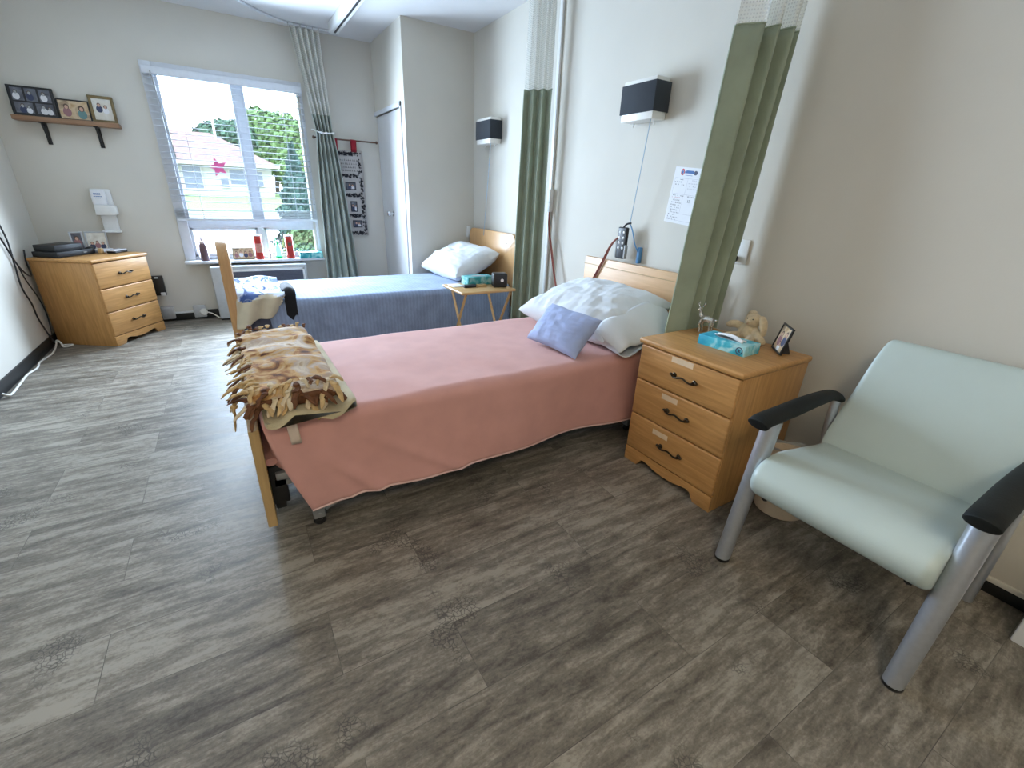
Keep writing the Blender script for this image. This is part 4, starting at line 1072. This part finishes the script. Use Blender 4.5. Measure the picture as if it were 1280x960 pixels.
# heater / air conditioner below the window
ac = thing('wall_heater', 'grey white heating and cooling unit under the window sill', 'heater', (-2.05, 5.33, 0))
bm = B(); box(bm, -2.465, -1.598, 5.235, YB - .001, .02, .530, .012, 3); obj('cabinet', bm, M['greybox'], ac)
bm = B(); box(bm, -2.330, -1.625, 5.228, 5.240, .350, .372, .003); box(bm, -2.330, -1.625, 5.228, 5.240, .475, .497, .003); box(bm, -2.330, -2.310, 5.228, 5.240, .35, .497, .003); box(bm, -1.645, -1.625, 5.228, 5.240, .35, .497, .003); obj('grille_frame', bm, M['white'], ac)
bm = B(); box(bm, -2.312, -1.643, 5.231, 5.238, .370, .477)
for k in range(9): box(bm, -2.312, -1.643, 5.226, 5.236, .376 + k * .0115, .380 + k * .0115)
obj('vent_grille', bm, plain('vent_dark', (.09, .095, .12), .5), ac)
bm = B(); box(bm, -2.46, -1.60, 5.250, YB - .03, 0, .022); obj('plinth', bm, M['black'], ac)

# ------------------------------------------------------------------ picture shelf
sh = thing('wall_shelf', 'brown wall shelf on black brackets left of the window', 'shelf', (-3.19, YB, 1.67))
bm = B(); box(bm, -3.508, -2.870, 5.300, YB - .001, 1.668, 1.702, .004); obj('shelf_board', bm, M['shelfwood'], sh)
for x in (-3.355, -3.030):
    bm = B(); box(bm, x - .014, x + .014, YB - .008, YB - .001, 1.515, 1.667, .002); box(bm, x - .014, x + .014, 5.32, YB - .004, 1.660, 1.668, .002)
    tube(bm, crom([(x, YB - .008, 1.53), (x, 5.385, 1.575), (x, 5.36, 1.62), (x, 5.335, 1.662)], 6), .006, 8); obj('bracket', bm, M['black'], sh)
ST = 1.702
mp = picture('wide black frame with small portraits at the left of the wall shelf', frame3((-3.372, 5.372, ST), (1, 0, 0), (0, .12, 1)), .262, .208, .008, .014, M['black'], M['black'], [])
for i, (a, b, cx, cz) in enumerate(((.066, .088, -.078, .150), (.066, .088, 0, .150), (.066, .088, .078, .150), (.105, .074, -.058, .058), (.100, .074, .060, .058))):
    bm = B(); quad(bm, cx - a / 2, cx + a / 2, cz - b / 2, cz + b / 2, -.0026, 0)
    person(bm, cx - .008, cz + .004, .026, -.003, 3 if i % 2 else 4); 
    if i > 2: person(bm, cx + .026, cz - .002, .022, -.003, 4)
    clip_bm(bm, cx - a / 2, cx + a / 2, cz - b / 2, cz + b / 2)
    obj('portrait', bm, [M['mono_print'], M['grey'], M['hair'], M['suit'], M['dress']], mp, local=True, smooth=False)
picture('black framed colour photo of two people in the middle of the wall shelf', frame3((-3.140, 5.378, ST), (1, 0, 0), (0, .12, 1)), .198, .148, .009, .014, M['black'], M['warm_print'],
        [(-.045, .082, .034, 5, 1.1), (.045, .074, .036, 6, 1.2)])
picture('gold framed wedding photo at the right end of the wall shelf', frame3((-2.958, 5.372, ST), (1, 0, .0), (0, .12, 1)), .160, .196, .020, .018, M['gold'], M['sky_print'],
        [(-.020, .120, .027, 3, 1), (.020, .108, .025, 4, 1.1)])

# soap dispenser
ds = thing('soap_dispenser', 'white hand sanitiser dispenser with drip tray on the wall above the corner drawer chest', 'dispenser', (-3.13, YB, 1.0))
bm = B(); box(bm, -3.205, -3.068, 5.395, YB, .985, 1.195, .012, 3); obj('back_plate', bm, M['white'], ds)
bm = B(); box(bm, -3.200, -3.100, 5.350, 5.40, 1.060, 1.185, .018, 3); obj('refill_cover', bm, M['paper'], ds)
bm = B()
prism(bm, [(-3.195, .985), (-3.065, .985), (-3.048, 1.00), (-3.048, 1.055), (-3.060, 1.068), (-3.190, 1.068)], lambda a, b: (a, 5.325, b), lambda a, b: (a, 5.405, b), bev=.010); obj('push_cover', bm, M['white'], ds)
bm = B(); box(bm, -3.180, -3.075, 5.395, YB - .001, .840, .99, .006); tube(bm, [(-3.19, 5.36, .850), (-3.065, 5.36, .850)], .008, 8); box(bm, -3.192, -3.064, 5.345, YB - .001, .838, .852, .005); obj('drip_tray', bm, M['white'], ds)
bm = B(); rnd = random.Random(9)
for (x0, x1, z, h) in ((-3.175, -3.135, 1.155, .014), (-3.178, -3.125, 1.135, .007), (-3.172, -3.140, 1.122, .004)):
    x = x0
    while x < x1: 
        quad(bm, x, x + .0055, z - h / 2, z + h / 2, 5.3492, 0); x += .0078
obj('label_print', bm, M['inkblue'], ds, smooth=False)

# banner on a rod
rd = thing('banner_rod', 'thin brown rod with round ends on the wall right of the curtain', 'rod', (-1.03, YB, 1.74))
bm = B(); tube(bm, [(-1.35, 5.372, 1.741), (-.725, 5.372, 1.741)], .008, 10); obj('rod', bm, M['rodwood'], rd)
for x in (-1.352, -.722):
    bm = B(); lathe(bm, [(0, -.012), (.012, -.010), (.016, 0), (.012, .010), (0, .014)], 14, M4=Matrix.Translation((x, 5.372, 1.741)) @ Matrix.Rotation(PI / 2, 4, 'Y')); obj('finial', bm, M['rodwood'], rd)
for x in (-1.30, -.76):
    bm = B(); tube(bm, [(x, 5.372, 1.741), (x, YB - .001, 1.745)], .006, 8); obj('rod_bracket', bm, M['black'], rd)
bn2 = thing('fabric_banner', 'fabric banner with black flowers and three photos hanging beside the closet door', 'banner', (-1.0, 5.37, 1.2))
bm = B(); grid(bm, 8, 30, lambda u, v: Vector((-1.165 + .285 * u - .005 * v, 5.392 + .004 * math.sin(u * 5 + v * 6), 1.648 - .850 * v))); solidify(obj('cloth', bm, M['banner'], bn2), .003)
for x in (-.965, -1.155):
    bm = B(); grid(bm, 4, 13, lambda u, v: Vector((x - .028 + .056 * u, 5.372 - .016 * math.cos(v * PI * 1.0 - PI / 2 - .4) if v < .5 else 5.384 + .004, 1.638 + .104 * math.sin(min(v, .5) * PI) + .012 * math.sin(v * PI * 2) * (v < .5) if v < .5 else 1.752 - .118 * (v - .5) * 2)))
    solidify(obj('hanging_loop', bm, M['redcloth'], bn2), .003)
bm = B(); rnd = random.Random(21); YF = 5.3852
def floral(x0, x1, z0, z1, n):
    for _ in range(n):
        x, z = rnd.uniform(x0, x1), rnd.uniform(z0, z1); r = rnd.uniform(.005, .013)
        k = rnd.randrange(5, 8); a0 = rnd.uniform(0, 6)
        vs = [bm.verts.new((x + r * (1 + .45 * (-1) ** j) * math.cos(a0 + PI * j / k), YF - rnd.uniform(0, .001), z + r * (1 + .45 * (-1) ** j) * math.sin(a0 + PI * j / k))) for j in range(2 * k)]
        bm.faces.new(vs)
bm.free()
for z in (1.615, 1.405, 1.215, 1.005, .825):
    bm = B(); floral(-1.15, -.94, z - .014, z + .014, 60); obj('floral_band', bm, M['teal_b'], bn2, smooth=False)
bm = B(); floral(-.932, -.900, .81, 1.63, 110); obj('floral_border', bm, M['teal_b'], bn2, smooth=False)
bm = B()
for z in (1.555, 1.52, 1.487, 1.455):
    x = -1.135
    while x < -.95:
        w = rnd.uniform(.008, .018); quad(bm, x, x + w, z - .005, z - .001, YF, 0); quad(bm, x + w * .3, x + w * .3 + .003, z - .006, z + .010, YF, 0); x += w + rnd.uniform(.004, .012)
obj('lettering', bm, M['ink'], bn2, smooth=False)
for (cx, cz, w, h) in ((-1.030, 1.305, .108, .078), (-1.015, 1.10, .070, .108), (-.995, .920, .100, .075)):
    bm = B(); quad(bm, cx - w / 2, cx + w / 2, cz - h / 2, cz + h / 2, YF - .0003, 0); quad(bm, cx - w / 2 + .010, cx + w / 2 - .010, cz - h / 2 + .010, cz + h / 2 - .010, YF - .0008, 1)
    t2 = B(); person(t2, cx - .012, cz, .026, YF - .0012, 4, 2, 3); person(t2, cx + .018, cz - .004, .024, YF - .0012, 5, 2, 3); clip_bm(t2, cx - w / 2 + .01, cx + w / 2 - .01, cz - h / 2 + .01, cz + h / 2 - .01)
    me = bpy.data.meshes.new('t'); t2.to_mesh(me); t2.free(); bm.from_mesh(me)
    obj('photograph', bm, [M['ink'], M['mono_print'], M['skin'], M['hair'], M['suit'], M['dress']], bn2, smooth=False)

# ------------------------------------------------------------------ things on the corner drawer chest
LT = .695
def onl(u, v, z=LT, rot=0): return LD @ Matrix.Translation((u, v, z)) @ Matrix.Rotation(rot, 4, 'Z')
d1 = thing('media_player', 'wide flat black player, lower of the two on the corner drawer chest', 'electronics', matrix=onl(.175, .35))
bm = B(); box(bm, -.16, .16, -.10, .10, .004, .045, .004); obj('case', bm, M['black'], d1, local=True)
bm = B(); box(bm, -.15, .15, -.1015, -.099, .012, .036, .001); box(bm, .06, .09, -.1025, -.10, .020, .028, mat=1); obj('front_panel', bm, [M['dark'], M['grey']], d1, local=True)
for a in (-.13, .13):
    for b in (-.08, .08):
        bm = B(); box(bm, a - .01, a + .01, b - .01, b + .01, 0, .005); obj('foot', bm, M['black'], d1, local=True)
d2 = thing('cable_box', 'smaller black box stacked on the flat black player', 'electronics', matrix=onl(.150, .36, LT + .045))
bm = B(); box(bm, -.115, .115, -.085, .085, 0, .048, .005); obj('case', bm, M['black'], d2, local=True)
bm = B(); box(bm, -.105, .105, -.0865, -.084, .012, .026, .001); obj('front_panel', bm, M['dark'], d2, local=True)
picture('narrow pewter framed portrait behind the black boxes on the corner drawer chest', frame3((-3.345, 5.215, LT), (.97, .22, 0), (-.02, .16, 1)), .085, .165, .012, .014, M['silverframe'], M['mono_print'], [(0, .10, .032, 5, 1.1)], stand=True)
picture('square pewter framed group photo near the wall on the corner drawer chest', frame3((-3.225, 5.225, LT), (.98, -.02, 0), (0, .14, 1)), .142, .165, .010, .014, M['silverframe'], M['sky_print'], [(-.035, .062, .024, 3, 1), (0, .07, .024, 5, 1), (.035, .062, .024, 3, 1)], stand=True)
bm = B(); box(bm, -.035, .035, -.022, .022, 0, .055, .012, 3, M4=onl(.335, .285, LT, .4)); single('black_pouch', 'small black case in front of the narrow framed portrait', 'case', bm, M['black'])
bm = B(); box(bm, -.018, .018, -.015, .015, 0, .042, .005, M4=onl(.365, .225, LT, .3)); single('wooden_cube', 'little tan cube beside the black boxes on the corner drawer chest', 'ornament', bm, M['traywood'])
bm = B(); box(bm, -.060, .060, -.04, .04, 0, .028, .004, M4=onl(.44, .27, LT, .1)); single('card_box', 'small white carton below the group photo on the corner drawer chest', 'box', bm, M['paper'])
ph = thing('phone', 'black phone with pale edge at the front right of the corner drawer chest', 'phone', matrix=onl(.455, .165, LT, .12))
bm = B(); box(bm, -.075, .075, -.035, .035, 0, .018, .006, 3); obj('phone_body', bm, M['black'], ph, local=True)
bm = B(); box(bm, -.078, .078, -.030, .037, .018, .026, .003); obj('phone_cover', bm, M['paper'], ph, local=True)

# cords in the corner
bm = B(); xw = XL + .016
tube(bm, crom([(xw, 4.60, 1.20), (xw, 4.70, .96), (xw, 4.731, .83), (xw, 4.70, .68), (xw, 4.665, .52), (xw, 4.73, .38), (xw, 4.745, .26), (xw + .008, 4.81, .095), (xw + .02, 4.83, .01)], 8), .0055, 8)
single('power_cable', 'long black cord running down the left wall to the floor', 'cable', bm, M['black'])
bm = B()
tube(bm, crom([(xw, 4.50, .98), (xw, 4.627, .87), (xw + .006, 4.705, .70), (xw + .012, 4.76, .62), (xw + .012, 4.85, .57), (xw + .006, 4.915, .575), (xw, 4.93, .66), (xw + .004, 4.96, .75)], 8), .0055, 8)
tube(bm, crom([(xw + .012, 4.71, .67), (xw + .014, 4.74, .56), (xw + .012, 4.86, .40), (xw + .012, 4.90, .25), (xw + .010, 4.86, .10)], 8), .0045, 8)
single('power_cable', 'tangled black cords looping towards the back of the corner drawer chest', 'cable', bm, M['black'])
bm = B(); tube(bm, crom([(-3.615, 3.74, .03), (-3.59, 3.765, .007), (-3.597, 3.95, .007), (-3.608, 4.147, .007), (-3.590, 4.28, .007), (-3.608, 4.43, .007), (-3.585, 4.62, .007), (-3.600, 4.80, .012), (-3.590, 4.835, .055), (-3.570, 4.83, .03), (-3.555, 4.80, .008), (-3.515, 4.80, .008), (-3.505, 4.835, .008), (-3.54, 4.85, .008), (-3.575, 4.845, .010)], 8), .0065, 8)
single('extension_cord', 'white extension cord lying along the black base of the left wall', 'cable', bm, M['whitecord'])

# outlets low on the window wall
ob = thing('outlet_adapter', 'black outlet adapter on the wall right of the corner drawer chest', 'power outlet', (-2.905, YB, .35))
bm = B(); box(bm, -2.955, -2.862, 5.375, YB - .001, .262, .445, .006); obj('adapter_body', bm, M['black'], ob)
bm = B(); box(bm, -2.905, -2.868, 5.360, 5.376, .262, .292, .004); box(bm, -2.925, -2.895, 5.370, 5.376, .425, .438, .002); obj('plug', bm, M['white'], ob)
sb = thing('surface_box', 'grey surface mounted outlet box beside the corner drawer chest', 'power outlet', (-2.885, YB, .09))
bm = B(); box(bm, -2.94, -2.838, 5.365, YB - .013, .030, .150, .006); obj('box_body', bm, M['greybox'], sb)
bm = B(); box(bm, -2.93, -2.85, 5.362, 5.366, .045, .135, .002); obj('cover_plate', bm, M['grey'], sb)
sb2 = thing('surface_box', 'grey outlet box with a white plug left of the heating unit', 'power outlet', (-2.63, YB, .08))
bm = B(); box(bm, -2.683, -2.580, 5.375, YB - .013, .022, .140, .006); obj('box_body', bm, M['greybox'], sb2)
bm = B(); lathe(bm, [(.034, 0), (.034, .010), (.026, .018), (0, .02)], 20, M4=Matrix.Translation((-2.60, 5.375, .075)) @ Matrix.Rotation(PI / 2, 4, 'X')); obj('plug', bm, M['whitecord'], sb2)
bm = B(); tube(bm, crom([(-2.58, 5.362, .075), (-2.53, 5.34, .060), (-2.49, 5.32, .030), (-2.47, 5.31, .012)], 6), .006, 8); obj('plug_cord', bm, M['whitecord'], sb2)
bm = B(); box(bm, -2.838, -2.683, 5.395, YB - .011, .070, .088, .003); single('raceway_strip', 'thin white raceway joining the two grey outlet boxes', 'raceway', bm, M['white'])

# glowing panel added on the ceiling behind the camera, unseen, for warm fill
cl = thing('fill_light_panel', 'added flat white fill panel on the ceiling behind the viewer', 'fill light', (-2.5, -.9, H))
bm = B(); box(bm, -3.12, -1.88, -1.22, -.58, H - .05, H, .006); obj('fill_housing', bm, M['white'], cl)
bm = B(); box(bm, -3.09, -1.91, -1.19, -.61, H - .062, H - .049, .004); obj('fill_diffuser', bm, FILL, cl)

# ------------------------------------------------------------------ outdoors
bm = B()
def gz(y): return -.25 + .80 * max(0, min(1, (y - 14) / 26))
grid(bm, 30, 40, lambda u, v: Vector((-45 + 85 * u, 15 + 60 * v, gz(15 + 60 * v)))); struct('ground_lawn', bm, M['lawn'], smooth=False)
bm = B(); grid(bm, 8, 22, lambda u, v: Vector((-25 + 50 * u, 5.6 + 20 * v, gz(5.6 + 20 * v) + .02))); struct('ground_driveway', bm, M['concrete'], smooth=False)
hs = thing('house', 'low white house with red brown roof seen through the window', 'house', (-4, 42, .5))
bm = B(); box(bm, -13, 1.2, 40.2, 48, .3, 2.65); obj('house_wall', bm, M['siding'], hs, smooth=False)
bm = B()
v = [bm.verts.new(p) for p in ((-14, 39.6, 2.55), (1.75, 39.6, 2.60), (1.75, 48.6, 2.60), (-14, 48.6, 2.55), (-9, 44, 4.75), (-2.2, 44, 4.75))]
for f in ((0, 1, 5, 4), (1, 2, 5), (2, 3, 4, 5), (3, 0, 4)): bm.faces.new([v[i] for i in f])
bm.faces.new([v[i] for i in (3, 2, 1, 0)]); obj('house_roof', bm, M['roof'], hs, smooth=False)
bm = B(); box(bm, -14, 1.75, 39.55, 39.68, 2.45, 2.64); obj('eave_board', bm, M['siding'], hs, smooth=False)
for (x0, x1, z0, z1) in ((-4.25, -3.2, .95, 2.35), (-1.50, -.45, 1.30, 2.25), (.0, .55, 1.25, 2.2), (-2.1, -1.65, 1.1, 1.7), (-7.5, -6.4, 1.2, 2.2)):
    bm = B(); box(bm, x0, x1, 40.12, 40.22, z0, z1); w_ = obj('house_window', bm, M['darkwin'], hs, smooth=False)
    bm = B()
    for q in ((x0 - .06, x0, z0 - .06, z1 + .06), (x1, x1 + .06, z0 - .06, z1 + .06), (x0, x1, z0 - .06, z0), (x0, x1, z1, z1 + .06)): box(bm, q[0], q[1], 40.08, 40.2, q[2], q[3])
    obj('window_trim', bm, M['siding'], w_, smooth=False)
bm = B(); tube(bm, [(-1.9, 43.2, 4.3), (-1.9, 43.2, 5.9)], .09, 10); tube(bm, [(-1.9, 43.2, 5.9), (-1.9, 43.2, 6.0)], .14, 10); obj('vent_pipe', bm, M['siding'], hs)
def tree(name, label, cat, base, trunk_h, blobs, n, leaf, mat, conical=None, seed=1):
    t = thing(name, label, cat, base); rnd = random.Random(seed); bx_, by_, bz_ = base
    bm = B(); tube(bm, crom([(bx_, by_, bz_), (bx_ + .05 * trunk_h, by_, bz_ + trunk_h * .5), (bx_, by_, bz_ + trunk_h)], 4), [trunk_h * .06] * 4 + [trunk_h * .045] * 4 + [trunk_h * .03], 8); obj('trunk', bm, M['bark'], t)
    bm = B()
    for _ in range(n):
        if conical:
            h, r = conical; s = rnd.random() ** .8; rad = r * (1 - s) * (.82 + .25 * rnd.random()) * (1 + .15 * math.sin(s * 40)); a = rnd.uniform(0, 2 * PI)
            p = Vector((bx_ + rad * math.cos(a), by_ + rad * math.sin(a), bz_ + .05 + h * s)); d = Vector((math.cos(a), math.sin(a), -.25))
        else:
            c, r = blobs[rnd.randrange(len(blobs))]
            d = Vector((rnd.gauss(0, 1), rnd.gauss(0, 1), rnd.gauss(0, 1))).normalized()
            p = Vector(c) + Vector((d.x * r[0], d.y * r[1], d.z * r[2])) * rnd.uniform(.72, 1.04)
        q = (d + Vector((rnd.uniform(-.8, .8), rnd.uniform(-.8, .8), rnd.uniform(-.8, .8)))).normalized(); a = q.orthogonal().normalized(); b = q.cross(a)
        s = leaf * rnd.uniform(.6, 1.3)
        bm.faces.new([bm.verts.new(p + a * s * x + b * s * .6 * y) for x, y in ((-1, 0), (0, -1), (1, 0), (0, 1))])
    o = obj('foliage', bm, mat, t, smooth=False)
    return t
tree('tree', 'dark green tree behind the house roof', 'tree', (-1.2, 52, .5), 3.0, [((-1.4, 52, 4.8), (1.9, 1.6, 1.7)), ((-.2, 52, 5.2), (1.6, 1.5, 1.4)), ((-2.4, 52, 4.9), (1.2, 1.2, 1.1))], 3600, .26, M['leafA'], seed=3)
tree('tree', 'tall pale green tree right of the dark tree behind the house', 'tree', (2.8, 56, .5), 3.6, [((2.2, 56, 6.2), (2.0, 1.8, 2.1)), ((4.4, 56, 5.6), (2.6, 2, 2.6)), ((3.0, 56, 4.0), (2.8, 2, 1.8)), ((6.0, 56, 5.0), (2.2, 2, 2.4))], 5200, .28, M['leafB'], seed=5)
tree('tree', 'low light green shrubby tree beside the right end of the house', 'tree', (3.2, 43, .5), 1.2, [((3.0, 43, 2.2), (1.3, 1.2, 1.3)), ((4.2, 43, 3.0), (1.3, 1.2, 1.5))], 2400, .20, M['leafB'], seed=6)
tree('conifer', 'blue green cone shaped conifer close to the right of the window', 'tree', (-.50, 14, -.25), 1.2, None, 5200, .075, M['leafC'], conical=(2.50, .72), seed=8)
tree('bush', 'green bush in the lower right window pane', 'bush', (-1.15, 8.2, -.25), .4, [((-1.2, 8.2, .30), (.36, .3, .42)), ((-.95, 8.2, .35), (.4, .3, .42))], 3200, .04, M['leafB'], seed=9)

# repeats share a group phrase
GR = {'hospital_bed': 'beds along the right wall', 'chest_of_drawers': 'three drawer chests', 'wall_lamp': 'wall lamps above the beds', 'privacy_curtain': 'green privacy curtains',
      'snack_can': 'red cans on the window sill', 'tissue_box': 'tissue boxes', 'picture_frame': 'framed photographs', 'pillow': 'pillows on the beds', 'bedspread': 'bedspreads', 'mattress': 'bed mattresses',
      'tree': 'trees outside the window', 'surface_box': 'outlet boxes at the base of the window wall', 'power_cable': 'black cords in the corner', 'curtain_track': 'curtain tracks on the ceiling'}
for o in list(COL.objects):
    k = o.name.split('.')[0]
    if o.parent is None and k in GR and 'category' in o.keys(): o['group'] = GR[k]

# ------------------------------------------------------------------ light
sc = bpy.context.scene
w = bpy.data.worlds.new('sky'); sc.world = w; w.use_nodes = True
nt = w.node_tree; bg = nt.nodes['Background']
tc = N(nt, 'ShaderNodeTexCoord'); sp = N(nt, 'ShaderNodeSeparateXYZ'); L(nt, tc.outputs['Generated'], sp.inputs[0])
r = ramp(nt, sp.outputs['Z'], [(0.0, (.80, .88, 1.0)), (.25, (.72, .85, 1.0)), (1.0, (.45, .66, 1.0))])
L(nt, r.outputs['Color'], bg.inputs['Color']); bg.inputs['Strength'].default_value = 4.6
sl = bpy.data.lights.new('sun', 'SUN'); sl.energy = 2.2; sl.angle = .02; sl.color = (1, .95, .88)
so = bpy.data.objects.new('sun', sl); COL.objects.link(so); so.rotation_euler = (math.radians(42), 0, math.radians(-25)); so.location = (0, -5, 12)
pl = bpy.data.lights.new('window_fill', 'AREA'); pl.shape = 'RECTANGLE'; pl.size = 1.15; pl.size_y = 1.55; pl.energy = 105; pl.color = (.62, .79, 1); pl.spread = math.radians(152)  # unseen area light added inside the blind to strengthen the window's daylight
po_ = bpy.data.objects.new('window_fill', pl); COL.objects.link(po_); po_.location = (-2.02, YB - .115, 1.37); po_.rotation_euler = (math.radians(-84), 0, 0)

# ------------------------------------------------------------------ camera
cam = bpy.data.cameras.new('camera'); co = bpy.data.objects.new('camera', cam); COL.objects.link(co); sc.camera = co
rx, ry, rz, fpx = (0.401444, 0.040366, 0.558456, 553.158558)
fw = Vector((math.sin(rz) * math.cos(rx), math.cos(rz) * math.cos(rx), -math.sin(rx)))
r0 = Vector((math.cos(rz), -math.sin(rz), 0)); u0 = r0.cross(fw)
rr = r0 * math.cos(ry) + u0 * math.sin(ry); uu = -r0 * math.sin(ry) + u0 * math.cos(ry)
mm = Matrix.Identity(4)
for i in range(3): mm[i][0] = rr[i]; mm[i][1] = uu[i]; mm[i][2] = -fw[i]
mm[0][3], mm[1][3], mm[2][3] = -2.24134644, 0, 1.27053767
co.matrix_world = mm
cam.sensor_width = 36; cam.sensor_fit = 'HORIZONTAL'; cam.lens = 36 * fpx / 1280; cam.clip_start = .05; cam.clip_end = 300
sc.view_settings.view_transform = 'Standard'; sc.view_settings.look = 'None'; sc.view_settings.gamma = 1; sc.view_settings.use_curve_mapping = False
sc.view_settings.exposure = 0.92
sc.cycles.use_denoising = True; sc.cycles.max_bounces = 10; sc.cycles.diffuse_bounces = 6; sc.cycles.transparent_max_bounces = 24
